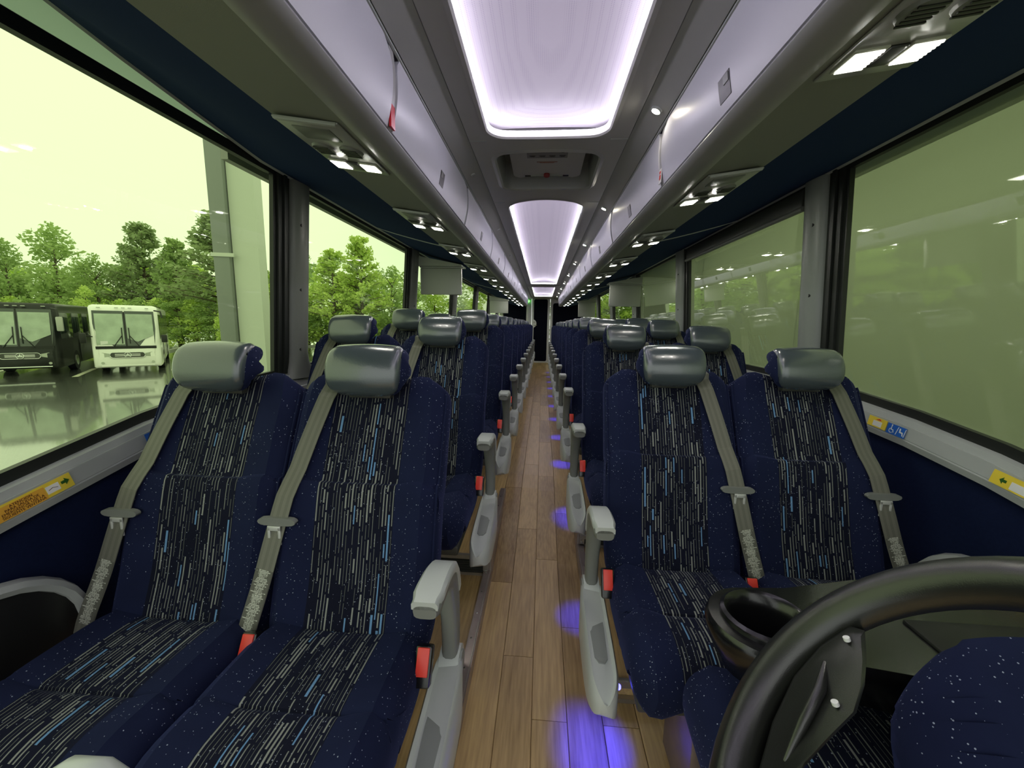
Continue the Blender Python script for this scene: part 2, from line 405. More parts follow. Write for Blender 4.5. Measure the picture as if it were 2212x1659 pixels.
# floor: sub-floor plus individually laid planks
fb = MB(); aw = 0.235
yy = [-.9, 1.85, 2.05, 2.75, 2.95, 12.3]
for a, b in zip(yy, yy[1:]):
    za, zb = zfl(a)-.012, zfl(b)-.012
    fb.add([(-aw, a, za), (aw, a, za), (aw, b, zb), (-aw, b, zb), (-aw, a, -.2), (aw, a, -.2), (aw, b, -.2), (-aw, b, -.2)], [(0, 1, 2, 3), (4, 7, 6, 5), (0, 4, 5, 1), (3, 2, 6, 7), (0, 3, 7, 4), (1, 5, 6, 2)], smooth=False)
fb.box((aw-.01, -.9, -.2), (1.25, 1.25, -.012))
fb.box((-1.25, -.9, -.2), (-aw+.01, -.55, -.012))
floor = struct(fb.obj('floor', WOOD))
def plank(x0, x1, y0, y1, zf, par):
    g = 0.0011; b = MB(); c = []
    n = max(1, int((y1-y0)/0.22)) if y0 < 3.1 and y1 > 1.7 and abs(x0+x1) < .5 else 1
    rings = []
    for i in range(n+1):
        y = lerp(y0+g, y1-g, i/n); z = zf(y)
        rings.append([(x0+g, y, z-.012), (x1-g, y, z-.012), (x1-g, y, z-.0012), (x1-g-.0012, y, z), (x0+g+.0012, y, z), (x0+g, y, z-.0012)])
    b.loft(rings, smooth=False); return b.obj('plank', WOOD, par)
pw = 2*aw/4
for c in range(4):
    y = -.85 + [0, .45, .2, .62][c]
    plank(-aw+c*pw, -aw+(c+1)*pw, -.9, y, zfl, floor)
    while y < 12.19:
        L = 0.9; plank(-aw+c*pw, -aw+(c+1)*pw, y, min(12.19, y+L), zfl, floor); y += L
for c in range(8):
    x = aw+c*pw; y = -.9
    for e in ([-.2, .7, 1.24] if c % 2 else [.25, 1.15, 1.24]):
        plank(x, x+pw, y, e, zfl, floor); y = e

# raised seat platforms (wood covered), with stainless nosing and vent risers
PL1, PL2 = 0.035, 0.14
def platform(side, y0, y1, z, name, riser):
    sx = side; b = MB(); b.box((sx*aw, y0, -.2), (sx*1.22, y1, z))
    return struct(b.obj(name, WOOD))
platform(-1, -.55, 1.85, PL1, 'floor', None); platform(-1, 1.853, 12.2, PL2, 'floor', None)
platform(1, 1.253, 2.10, .075, 'floor', None); platform(1, 2.103, 12.2, PL2, 'floor', None)
def edge_trim(side, pts, name, ylow):
    """angle nosing along the platform edge: flat top strip and side kick face"""
    e = bpy.data.objects.new(name, None); COL.objects.link(e); struct(e)
    bd = MB(); bd.tube([(side*(aw-.0045), y_, z_+.003) for y_, z_ in pts], .0022, 6); bd.obj('edge_bead', STEEL, e)
    b = MB(); x0 = side*(aw-.004); x1 = side*(aw+.026)
    for (ya, za), (yb, zb) in zip(pts, pts[1:]):
        b.box((0, 0, 0), (0, 0, 0)) if False else None
        b.add([(x0, ya, za), (x1, ya, za), (x1, yb, zb), (x0, yb, zb), (x0, ya, za+.004), (x1, ya, za+.004), (x1, yb, zb+.004), (x0, yb, zb+.004)],
              [(0, 3, 2, 1), (4, 5, 6, 7), (0, 1, 5, 4), (2, 3, 7, 6), (1, 2, 6, 5), (0, 4, 7, 3)], smooth=False)
    b.obj('nosing_strip', STEELD, e)
    k = MB(); xk = side*(aw-.010)
    for (ya, za), (yb, zb) in zip(pts, pts[1:]):
        k.add([(xk, ya, zfl(ya)), (xk, yb, zfl(yb)), (xk, yb, max(zb, zfl(yb)+.003)), (xk, ya, max(za, zfl(ya)+.003)),
               (x0, ya, zfl(ya)), (x0, yb, zfl(yb)), (x0, yb, max(zb, zfl(yb)+.003)), (x0, ya, max(za, zfl(ya)+.003))],
              [(0, 1, 2, 3), (7, 6, 5, 4), (3, 2, 6, 7), (0, 3, 7, 4), (1, 5, 6, 2)], smooth=False)
    k.obj('kick_plate', STEELD, e)
    for i in range(int((pts[-1][0]-pts[0][0])/.14)):
        y = pts[0][0]+.08+i*.14
        r = MB(); zt = interp(pts, y)+.004
        r.tube([(side*(aw+.012), y, zt), (side*(aw+.012), y, zt+.0025), (side*(aw+.012), y, zt+.003)], [.0045, .004, .0005], 8); r.obj('rivet', CHROME, e)
    return e
edge_trim(-1, [(-.5, .055), (1.0, .06), (1.846, .06), (1.85, .148), (2.66, .150)], 'trim_1', 0)
edge_trim(1, [(1.25, .085), (2.096, .085), (2.10, .147), (2.95, .147)], 'trim_2', 0)
def riser(side, y, z0, z1, name):
    e = bpy.data.objects.new(name, None); COL.objects.link(e); struct(e)
    x0, x1 = side*(aw+.004), side*(aw+.46)
    b = MB()
    b.box((x0, y-.012, z0), (side*(aw+.03), y, z1)); b.box((x1, y-.012, z0), (side*(aw+.43), y, z1))
    b.box((x0, y-.012, z0), (x1, y, z0+.016)); b.box((x0, y-.02, z1-.016), (x1, y, z1+.004))
    b.obj('vent_frame', STEEL, e)
    d = MB(); d.box((side*(aw+.03), y-.002, z0+.016), (side*(aw+.43), y, z1-.016)); d.obj('vent_backing', VENTD, e)
    n = 6
    for i in range(n):
        z = z0+.022+i*(z1-z0-.044)/(n-1)
        s = MB(); s.box((side*(aw+.03), y-.011, z-.002), (side*(aw+.43), y-.003, z+.002), rot=Matrix.Rotation(.5, 3, 'X'))
        s.obj('louvre', DARKP, e)
    for z in (z0+.025, z1-.025):
        r = MB(); r.disc((side*(aw+.017), y-.014, z), .006, (0, 1, 0), .004, 10); r.obj('screw', CHROME, e)
b = MB(); b.box((-.262, .45, .055), (-.232, 1.02, .068), bev=.003); fo = struct(b.obj('trim_8', STEEL))
for y in (.70, .86, .98):
    r = MB(); r.tube([(-.247, y, .068), (-.247, y, .072), (-.247, y, .074)], [.008, .007, .001], 10); r.obj('rivet', CHROME, fo)
riser(-1, 1.85, PL1, PL2+.004, 'trim_3'); riser(1, 2.10, .078, PL2+.004, 'trim_4')
# stainless corner of the right front platform
e = bpy.data.objects.new('trim_5', None); COL.objects.link(e); struct(e)
b = MB(); b.box((aw-.012, 1.235, 0.001), (1.2, 1.252, .018)); b.box((aw-.012, 1.235, .06), (1.2, 1.252, .085)); b.obj('front_nosing', STEEL, e)
b = MB(); b.box((aw-.014, 1.238, 0.001), (aw+.03, 1.36, .09), bev=.003); b.obj('corner_plate', STEEL, e)
for y in (1.27, 1.33):
    r = MB(); r.tube([(aw+.008, y, .09), (aw+.008, y, .094), (aw+.008, y, .096)], [.008, .007, .001], 10); r.obj('rivet', CHROME, e)

# side walls below the windows + sill rails
RAILP = [(-.028, .0), (-.033, -.022), (-.052, -.026), (-.052, -.030), (-.056, -.030), (-.092, -.036), (-.094, -.034), (-.098, -.036), (-.118, -.030), (-.125, 0.0)]
for side, nm, tn in ((-1, 'wall_left', 'trim_6'), (1, 'wall_right', 'trim_7')):
    b = MB()
    r = [[(side*1.205, y, -.2), (side*1.205, y, sill(y)-.12), (side*1.30, y, sill(y)-.12), (side*1.30, y, -.2)] for y in ys]
    b.loft(r, smooth=False); struct(b.obj(nm, WALLC))
    b = MB()
    r = [[(side*(1.212+dx), y, sill(y)+dz) for dz, dx in RAILP] + [(side*1.28, y, sill(y)-.12), (side*1.28, y, sill(y)-.028)] for y in ys]
    b.loft(r, smooth=True); struct(b.obj(tn, RAILG))
# outer roof / shell
b = MB(); b.box((-1.3, YF-.1, 2.26), (1.3, 12.6, 2.3)); struct(b.obj('ceiling', CEILG))
for s in (-1, 1):
    b = MB(); b.box((s*1.27, (YF-.1) if s > 0 else 1.62, 1.93), (s*1.3, 12.6, 2.3)); struct(b.obj('wall_left' if s < 0 else 'wall_right', CEILG))
b = MB(); b.box((-1.27, YF-.1, 2.14), (-1.3, 1.62, 2.3)); struct(b.obj('wall_left', CEILG))

# windows: pane + rubber + pillars
PC = [1.84, 3.53, 5.22, 6.92, 8.62, 10.3]; PH = .105
edges = [YF] + [v for c in PC for v in (c-PH, c+PH)] + [12.2]
bays = [(edges[i], edges[i+1]) for i in range(0, len(edges), 2)]
wn = 0
for side in (-1, 1):
    for i, (a, c) in enumerate(bays):
        wn += 1
        e = bpy.data.objects.new('window_%d' % wn, None); COL.objects.link(e); struct(e)
        yl = [y for y in ys if a < y < c]; yl = [a]+yl+[c]
        g = MB()
        vs = [(side*(wx(sill(y)-.02)+.008), y, sill(y)-.02) for y in yl]+[(side*(wx(WTOP+.02)+.008), y, WTOP+.02) for y in yl]
        n = len(yl); g.add(vs, [(k2, k2+1, n+k2+1, n+k2) for k2 in range(n-1)], smooth=False)
        g.obj('pane', GLASS if side < 0 or i > 2 else GLASSR, e)
        k = MB(); t = .006
        def strip(p0, p1, q0, q1):
            # p,q = (y,z) pairs forming a quad, extruded inwards
            vs = []
            for (y, z) in (p0, p1, q1, q0): vs.append((side*(wx(z)+.006), y, z))
            for (y, z) in (p0, p1, q1, q0): vs.append((side*(wx(z)-.012), y, z))
            k.add(vs, [(0, 1, 2, 3), (4, 7, 6, 5), (0, 4, 5, 1), (1, 5, 6, 2), (2, 6, 7, 3), (3, 7, 4, 0)], smooth=False)
        for y0, y1 in zip(yl, yl[1:]): strip((y0, sill(y0)-.03), (y1, sill(y1)-.03), (y0, sill(y0)), (y1, sill(y1)))
        strip((a, WTOP), (c, WTOP), (a, WTOP+.035), (c, WTOP+.035))
        if i > 0: strip((a, sill(a)-.02), (a+.02, sill(a)-.02), (a, WTOP+.02), (a+.02, WTOP+.02))
        strip((c-.022, sill(c)-.02), (c, sill(c)-.02), (c-.022, WTOP+.02), (c, WTOP+.02))
        k.obj('rubber_seal', GASK, e)
    for i, c in enumerate(PC):
        e = bpy.data.objects.new('trim_%d' % (10+i+(20 if side > 0 else 0)), None); COL.objects.link(e); struct(e)
        b = MB(); rings = []
        for z in (1.02, 1.045, 1.07, 1.10, 1.14, 1.3, 1.6, 1.95):
            fl = .09*max(0, (1.14-z)/.12)**2     # flares into the sill at the foot
            ya, yb = c-PH+.075-fl*.3, c+PH+fl
            X = wx(z); ring = []
            for j in range(9):
                th = PI*j/8; ring.append((side*(X-.006-.055*math.sin(th)-fl*.1), lerp(ya, yb, .5)-math.cos(th)*(yb-ya)/2, z))
            ring += [(side*(X+.01), yb, z), (side*(X+.01), ya, z)]
            rings.append(ring)
        b.loft(rings); b.obj('pillar_cover', PILL if side < 0 else PILLR, e)
        k = MB()
        for q, (y0, y1, d) in enumerate(((c-PH-.002, c-PH+.022, .022), (c-PH+.028, c-PH+.048, .030), (c-PH+.054, c-PH+.078, .018))):
            rg = [[(side*(wx(z)-d), y0, z), (side*(wx(z)-d), y1, z), (side*(wx(z)+.01), y1, z), (side*(wx(z)+.01), y0, z)] for z in (1.05, 1.95)]
            k.loft(rg, smooth=False)
        k.obj('glazing_bar', GASK, e)
        for z in (1.16, 1.44, 1.73):
            r = MB(); r.disc((side*(wx(z)-.050), c-PH+.115, z), .008, (side, -.5, 0), .010, 12); r.obj('screw', BLACKM, e)

# roller shade above second right window
t = thing('roller_shade', 'dark rolled up shade with grey bar at the top of the second right window', 'shade', (1.13, 1.94, 1.83))
b = MB(); b.box((.0, .02, .0), (.03, 1.46, .075), bev=.004); b.obj('shade_fabric', DARKP, t)
b = MB(); b.tube([(.004, .01, -.008), (.004, 1.47, -.008)], .012, 10); b.obj('pull_bar', PILL, t)
# folded shade track over the first left window
t = thing('roller_shade', 'pale rolled shade in a black track above the front left window', 'shade', (-1.168, -.5, 1.94))
SHF = bpy.data.materials.new('pale_translucent_shade'); SHF.use_nodes = True; _n = SHF.node_tree; _n.nodes.clear()
_o = _n.nodes.new('ShaderNodeOutputMaterial'); _a = _n.nodes.new('ShaderNodeBsdfDiffuse'); _b = _n.nodes.new('ShaderNodeBsdfTranslucent'); _m = _n.nodes.new('ShaderNodeMixShader')
_a.inputs[0].default_value = (.6, .68, .55, 1); _b.inputs[0].default_value = (.62, .74, .55, 1); _m.inputs[0].default_value = .8
_n.links.new(_a.outputs[0], _m.inputs[1]); _n.links.new(_b.outputs[0], _m.inputs[2]); _n.links.new(_m.outputs[0], _o.inputs[0])
b = MB(); b.box((-.003, 0, -.005), (-.001, 2.1, .19)); b.obj('shade_cloth', SHF, t)
b = MB(); b.box((-.008, 0, -.034), (.012, 2.2, -.004), bev=.003); b.obj('bottom_bar', GASK, t)
for z in (.012, .02):
    b = MB(); b.tube([(.001, 0, z), (.001, 1.9, z-.012)], .0015, 5); b.obj('cord', PILL, t)

# overhead racks: profile in (x,z)
UND = [(.425, 1.792), (.44, 1.772), (.47, 1.764), (.502, 1.772)]
for side in (-1, 1):
    tn = 0 if side < 0 else 1
    # grey lip extrusion
    b = MB(); pr = [(.424, 1.797), (.416, 1.794), (.413, 1.787), (.417, 1.780), (.430, 1.771), (.452, 1.765), (.472, 1.764), (.488, 1.768), (.488, 1.80), (.44, 1.81)]
    b.loft([[(side*x, y, z) for x, z in pr] for y in (YF, 10.9)]); struct(b.obj('trim_%d' % (40+tn), LIPG))
    # underside panel
    b = MB(); pr = [(.491, 1.771), (.56, 1.785), (.62, 1.795), (.682, 1.803), (.682, 1.84), (.491, 1.81)]
    b.loft([[(side*x, y, z) for x, z in pr] for y in (YF, 10.9)]); struct(b.obj('trim_%d' % (42+tn), UNDERG))
    # blue carpet cove down to the window head
    b = MB(); pr = [(.686, 1.806), (.76, 1.822), (.86, 1.846), (.98, 1.878), (1.08, 1.905), (1.135, 1.925), (1.15, 1.938), (1.27, 1.938), (1.27, 1.99), (.69, 1.99)]
    def lift(y, x): return 0 if side > 0 else interp([(.2, .15), (.8, .105), (1.1, .06), (1.62, 0)], y)*max(0, (x-.86)/.29)
    yl = (YF, .2, .5, .8, .95, 1.1, 1.35, 1.62, 12.2)
    pr = [(.686, 1.806), (.76, 1.822), (.86, 1.846), (.98, 1.878), (1.08, 1.905), (1.135, 1.925), (1.15, 1.938), (1.165, 1.945), (1.165, 2.12), (.69, 2.12)] if side < 0 else pr
    b.loft([[(side*x, y, z+(lift(y, min(x, 1.15)) if z < 2.1 else .0)) for x, z in pr] for y in yl]); struct(b.obj('trim_%d' % (44+tn), BLUEC))
    b = MB(); b.loft([[(side*x, y, z+lift(y, x)) for x, z in ((1.125, 1.921), (1.137, 1.917), (1.142, 1.922), (1.13, 1.930))] for y in yl]); struct(b.obj('trim_%d' % (46+tn), RAILG))
    for y in ((2.72, 6.2, 9.6) if side < 0 else (2.55, 6.0, 9.3)):
        b = MB(); b.tube([(side*x, y, z-.002) for x, z in ((.69, 1.806), (.78, 1.826), (.88, 1.851), (1.0, 1.883), (1.12, 1.92))], .004, 6); struct(b.obj('trim_%d' % (48+tn), RAILG))
    # backing of the lockers
    b = MB(); b.loft([[(side*x, y, z) for x, z in ((.445, 1.82), (.47, 1.82), (.47, 2.02), (.43, 2.02))] for y in (YF, 10.85)], smooth=False); struct(b.obj('trim_%d' % (50+tn), PILL))

# overhead locker doors
ordn = ['frontmost', 'second', 'third', 'fourth', 'fifth', 'sixth', 'seventh', 'eighth', 'ninth', 'tenth', 'eleventh', 'twelfth', 'thirteenth', 'fourteenth', 'fifteenth']
def doorprof(t):      # 0 bottom .. 1 top
    x = .416 + .018*0 - .012*math.sin(PI*t) - .012*t; z = lerp(1.800, 1.993, t); return x, z
def locker(side, y0, y1, idx, first, last):
    sn = 'left' if side < 0 else 'right'
    t = thing('overhead_locker', 'white curved overhead locker door, %s from the front on the %s rack' % (ordn[idx], sn), 'locker', (side*.42, (y0+y1)/2, 1.816), 0, 'overhead lockers on the %s rack' % sn)
    hw = (y1-y0)/2-.017; b = MB(); rings = []; nt_ = 9
    for i in range(nt_):
        tt = i/(nt_-1); x, z = doorprof(tt)
        # upper corners rounded
        cut = .035*max(0, (tt-.72)/.28)**2.2
        rings.append([(side*(x-.42), -hw+cut, z-1.816), (side*(x-.42), 0, z-1.816), (side*(x-.42), hw-cut, z-1.816), (side*(x-.42+.014), hw-cut, z-1.816), (side*(x-.42+.014), -hw+cut, z-1.816)])
    b.loft(rings); b.obj('door', BINW, t)
    k = MB(); rr = []
    for i in range(8):
        tt = i/7; x, z = doorprof(tt); x -= .42
        rr.append([(side*(x+.004), hw+.0015, z-1.816), (side*(x+.004), hw+.0325, z-1.816), (side*(x+.016), hw+.0325, z-1.816), (side*(x+.016), hw+.0015, z-1.816)])
    k.loft(rr); k.obj('gasket', LIPG, t)
    # recessed latch, following the door curve
    def plate(t0, t1, ya, yb, d, m_, nm, par):
        q = MB(); rg = []
        for i in range(4):
            x, z = doorprof(lerp(t0, t1, i/3)); x -= .42
            rg.append([(side*(x-d), ya, z-1.816), (side*(x-d), yb, z-1.816), (side*(x+.004), yb, z-1.816), (side*(x+.004), ya, z-1.816)])
        q.loft(rg, smooth=False); return q.obj(nm, m_, par)
    lt = plate(.12, .38, -.028, .028, .0012, VENTD, 'latch', t); plate(.27, .36, -.024, .0, .0028, PILL, 'latch_lever', lt)
    return t
lks = {-1: [1.115, 2.135, 3.155, 4.18, 5.21, 6.24, 7.27, 8.3, 9.33, 10.3, 10.85], 1: [1.56, 2.59, 3.62, 4.65, 5.68, 6.7, 7.7, 8.7, 9.7, 10.3, 10.85]}
for side in (-1, 1):
    ed = [lks[side][0]-1.02-(.0 if side < 0 else .0)] + lks[side]
    ed = [ed[0]-1.02 if ed[0] > .3 else ed[0]] + ([ed[0]] if ed[0] > .3 else []) + lks[side]
    ed[0] = max(ed[0], YF-.02)
    for i in range(len(ed)-1): locker(side, ed[i], ed[i+1], i, 0, 0)
# stickers on the gasket strips
t = tag(MB().box((-.4125, 1.101, 1.803), (-.4065, 1.129, 1.862)).obj('warning_sticker', mat('red_sticker', (.65, .02, .03), .3)), 'glossy red sticker on the strip between two left lockers', 'sticker')
t = thing('warning_sticker', 'small white and red sticker on the strip between two right lockers', 'sticker', (.4055, 1.56, 1.832))
MB().box((-.001, -.014, -.026), (.001, .014, .022)).obj('backing', WHT, t)
MB().box((-.0022, -.007, -.014), (-.001, .007, .001)).box((-.0022, -.007, .006), (-.001, .007, .014)).obj('red_print', RED, t)

# ceiling: flat centre plate with openings, sloping side plates
CP = .322; CZ = 2.045
def rrect(x0, x1, y0, y1, r, bow0=0, bow1=0, n=6, seg=10):
    pts = []
    for (cx, cy, a0) in ((x1-r, y1-r, 0), (x0+r, y1-r, PI/2), (x0+r, y0+r, PI), (x1-r, y0+r, 1.5*PI)):
        for i in range(n+1):
            a = a0+PI/2*i/n; pts.append([cx+r*math.cos(a), cy+r*math.sin(a)])
        if a0 == 0:
            for i in range(1, seg): pts.append([lerp(x1-r, x0+r, i/seg), y1])
        if a0 == PI:
            for i in range(1, seg): pts.append([lerp(x0+r, x1-r, i/seg), y0])
    for p in pts:
        k = 1-(2*(p[0]-(x0+x1)/2)/(x1-x0))**2
        if p[1] > (y0+y1)/2+(y1-y0)*.25: p[1] += bow1*k
        elif p[1] < (y0+y1)/2-(y1-y0)*.25: p[1] += bow0*k
    return pts
PANELS = [(-.36, 1.73, 0, .01), (2.66, 7.75, -.11, -.02), (8.35, 11.2, -.05, 0)]
PX = .236
holes = [rrect(-PX, PX, a, c, .07, b0, b1) for a, c, b0, b1 in PANELS] + [rrect(-.235, .235, 1.90, 2.36, .06, -.03, .0)]
cu = bpy.data.curves.new('tmp', 'CURVE'); cu.dimensions = '2D'; cu.fill_mode = 'BOTH'; cu.extrude = .004
for pts in [[(-CP, YF), (CP, YF), (CP, 12.2), (-CP, 12.2)]] + holes:
    sp = cu.splines.new('POLY'); sp.points.add(len(pts)-1)
    for q, p in zip(sp.points, pts): q.co = (p[0], p[1], 0, 1)
    sp.use_cyclic_u = True
to = bpy.data.objects.new('tmp', cu); COL.objects.link(to)
dg = bpy.context.evaluated_depsgraph_get(); dg.update()
me = bpy.data.meshes.new_from_object(to.evaluated_get(dg)); bpy.data.objects.remove(to)
me.transform(Matrix.Translation((0, 0, CZ))); me.name = 'ceiling'; me.materials.append(CEILG)
ceil = bpy.data.objects.new('ceiling', me); COL.objects.link(ceil); struct(ceil)
for s in (-1, 1):
    b = MB(); b.loft([[(s*x, y, z) for x, z in ((CP+.0025, 2.041), (.40, 2.004), (.402, 2.02), (CP+.0025, 2.06))] for y in (YF, 12.2)], smooth=False)
    struct(b.obj('trim_%d' % (60 if s < 0 else 61), CEILS))
    b = MB(); b.loft([[(s*x, y, z) for x, z in ((.403, 1.999), (.409, 1.997), (.414, 2.012), (.403, 2.018))] for y in (YF, 12.2)], smooth=False)
    struct(b.obj('trim_%d' % (62 if s < 0 else 63), RAILG))
for y in (1.76, 2.60, 7.9, 8.22):       # cross joints of the ceiling plate
    for s in (-1, 1):
        b = MB(); b.box((s*.252, y-.002, CZ-.0065), (s*CP, y+.002, CZ-.003)); struct(b.obj('trim_64', RAILG))

names = ['large lit ceiling panel nearest the camera, violet white cove light', 'long lit ceiling panel behind the roof hatch, with cross joints', 'short lit ceiling panel at the rear of the coach']
for (a, c, b0, b1), lb in zip(PANELS, names):
    t = thing('ceiling_light_panel', lb, 'ceiling light', (0, (a+c)/2, CZ)); mc = (a+c)/2
    def ring(d, z, r=.07):
        return [(p[0], p[1]-mc, z) for p in rrect(-PX-d, PX+d, a-d, c+d, max(.01, r+d), b0, b1)]
    lip = MB(); lip.loft([ring(.018, -.006), ring(.004, -.008), ring(-.002, -.002), ring(-.002, .022), ring(.03, .03), ring(.03, .05)], cap=False)
    lip.obj('trim_ring', CEILG, t)
    st = MB(); st.loft([ring(-.0022, .006), ring(-.0075, .010), ring(-.0075, .017), ring(-.0022, .020)], cap=False); st.obj('led_strip', LEDM, t)
    # domed diffusers, split at the joints
    js = [a-.02+min(0, b0)] + [j for j in (4.4, 6.4) if a < j < c] + [c+.02]
    for y0, y1 in zip(js, js[1:]):
        d = MB(); rg = []
        qs = [0, .003, .01, .02, .04, .2, .5, .8, .96, .98, .99, .997, 1]
        for i in range(13):
            y = lerp(y0+.002, y1-.002, qs[i])
            endd = .0
            e0 = min(1, (y-a+.02)/.12)**.5 if y > a-.02 else 0; e1 = min(1, max(0, c+.02-y)/.12)**.5
            rg.append([(-.26+.52*j/12, y-mc, .03+.055*min(e0, e1)*(1-((j-6)/6)**2)) for j in range(13)])
        d.loft(rg, closed=False, cap=False)
        d.obj('diffuser', DIFF, t)
# downlights on right ceiling slope, blank studs on the left
for i, y in enumerate((1.50, 2.66, 3.82, 4.98, 6.14, 7.3, 8.46, 9.6, 10.8)):
    t = thing('downlight', 'round warm downlight in the right ceiling strip, %s from the front' % ordn[i].replace('frontmost', 'first'), 'ceiling light', (.362, y, 2.018), 0, 'downlights along the right ceiling strip')
    b = MB(); b.tube([(0, 0, .004), (0, 0, -.003), (0, 0, -.004)], [.019, .019, .016], 18); b.obj('bezel', RAILG, t)
    b = MB(); b.tube([(0, 0, -.003), (0, 0, -.0046)], .0135, 16); b.obj('lens', DOWN, t)
    t.rotation_euler = (0, .44, 0)
for i, y in enumerate((2.08, 3.24, 4.42, 5.6, 6.8)):
    b = MB(); b.tube([(0, 0, .003), (0, 0, -.003), (0, 0, -.004)], [.014, .013, .005], 14)
    o = b.obj('ceiling_stud', CEILS); tag(o, 'small round unlit stud in the left ceiling strip, %s from the front' % ordn[i].replace('frontmost', 'first'), 'ceiling stud', 'unlit studs along the left ceiling strip'); o.location = (-.362, y, 2.020); o.rotation_euler = (0, -.44, 0)

# roof hatch
t = thing('roof_hatch', 'grey emergency roof hatch with handle bar between the first two lit ceiling panels', 'hatch', (0, 2.13, CZ))
def hr(d, z): return [(p[0], p[1]-2.13, z) for p in rrect(-.235-d, .235+d, 1.90-d, 2.36+d, max(.02, .06+d), -.03, 0)]
b = MB(); b.loft([hr(.022, -.004), hr(.006, -.010), hr(-.004, -.004), hr(-.012, .05), hr(-.015, .12)], cap=False); b.obj('frame', CEILS, t)
b = MB(); b.add(hr(-.012, .12), [tuple(range(len(hr(0, 0))))], smooth=False); b.obj('lid', PILL, t)
b = MB(); pr = rrect(-.175, .175, 1.915, 2.30, .045, -.02, 0)
pr2 = []
for p in pr:
    y = p[1]-2.13
    if p[1] > 2.28: y -= .055*max(0, 1-(p[0]/.11)**2)**.5
    pr2.append((p[0], y))
b.loft([[(x, y, .035) for x, y in pr2], [(x, y, .05) for x, y in pr2]], smooth=False); hp = b.obj('inner_panel', CEILG, t)
b = MB(); b.tube([(-.085, .14, .04), (.085, .14, .04)], .008, 10); b.obj('handle_bar', MONW, t)
b = MB(); b.tube([(-.115, .14, .04), (-.085, .14, .04)], .0095, 10).tube([(.085, .14, .04), (.115, .14, .04)], .0095, 10); b.obj('handle_end', BLACKP, t)
b = MB(); b.disc((0, .115, .030), .016, (0, .3, 1), .012, 16); b.obj('release_knob', mat('dark_red_knob', (.25, .02, .02), .4), t)
b = MB(); b.box((-.095, -.19, .0335), (.095, -.09, .0348)); dc = b.obj('instruction_decal', mat('grey_decal', (.2, .2, .2), .5), hp)
b = MB(); random.seed(3)
for i in range(4):
    for j in range(2):
        cx = -.07+.047*i; cy = -.165+.05*j
        if (i, j) == (3, 0): b.disc((cx, cy, .033), .014, (0, 0, 1), .001, 14)
        else:
            b.box((cx-.014, cy-.004, .0327), (cx+.014, cy+.003, .0335)); b.box((cx-.009, cy+.006, .0327), (cx+.01, cy+.009, .0335))
b.obj('pictogram_print', VENTD, hp)
b = MB(); b.box((-.05, -.045, .0338), (.05, -.04, .0348)).box((-.035, -.035, .0338), (.035, -.031, .0348)); b.obj('red_notice_print', mat('brown_red_ink', (.3, .1, .05), .5), hp)
random.seed(7)

# ------------------------------------------------------------------ service panels with reading lamps
def service_panel(side, y, idx):
    sn = 'left' if side < 0 else 'right'
    t = thing('service_panel', 'grey overhead panel with two lit reading lamps, %s from the front on the %s' % (ordn[idx], sn), 'reading light', (side*.592, y, 1.786), 0, 'reading light panels over the %s seats' % sn)
    t.rotation_euler = (0, -side*.135, 0)
    b = MB(); b.box((-.085, -.27, -.006), (.085, .07, .0), bev=.003); b.obj('plate', CEILS, t)
    b = MB(); b.box((-.08, -.272, -.010), (.08, -.262, -.001), bev=.002); b.obj('ridge', RAILG, t)
    b = MB(); b.box((-.055, -.235, -.008), (.045, -.165, -.005), bev=.003); g = b.obj('speaker_grille', PILL, t)
    for sx in (-1, 1):
        b = MB(); b.tube([(sx*.04, -.105, -.004), (sx*.04, -.105, -.012), (sx*.04, -.105, -.013)], [.034, .031, .02], 18); v = b.obj('air_vent', PILL, t)
        b = MB()
        for q in range(5): b.box((sx*.04-.022, -.105-.02+q*.01, -.0145), (sx*.04+.022, -.105-.016+q*.01, -.012))
        b.obj('vent_fins', VENTD, v)
        b = MB(); b.box((sx*.047-.029, -.024, -.010), (sx*.047+.029, .040, -.005), bev=.004); l = b.obj('reading_lamp', LENSD, t)
        b = MB(); b.box((sx*.047-.024, -.018, -.0115), (sx*.047+.024, .034, -.0098), bev=.003)
        for q in range(7): b.box((sx*.047-.024, -.016+q*.008, -.0125), (sx*.047+.024, -.013+q*.008, -.0115))
        b.obj('lit_lens', LENS, l)
        b = MB(); b.tube([(sx*.047, .004, -.0105), (sx*.047, .004, -.0140), (sx*.047, .004, -.0150)], [.0150, .0142, .009], 14); b.obj('bulb', BULB, l)
    b = MB(); b.box((-.016, -.02, -.011), (.016, .036, -.005), bev=.003); b.obj('switch_bank', VENTD, t)
    return t
LY = {-1: [1.285, 2.085, 2.875, 3.70, 4.53, 5.33, 6.13, 6.93, 7.73, 8.53, 9.33, 10.13, 10.7], 1: [.822, 1.657, 2.50, 3.33, 4.15, 4.97, 5.78, 6.6, 7.4, 8.2, 9.0, 9.8, 10.5]}
proto = {}
for side in (-1, 1):
    for i, y in enumerate(LY[side]):
        if i == 0: proto[side] = service_panel(side, y, 0)
        else:
            c = copy_tree(proto[side]); c.location.y = y
            c['label'] = 'grey overhead panel with two lit reading lamps, %s from the front on the %s' % (ordn[i], 'left' if side < 0 else 'right')

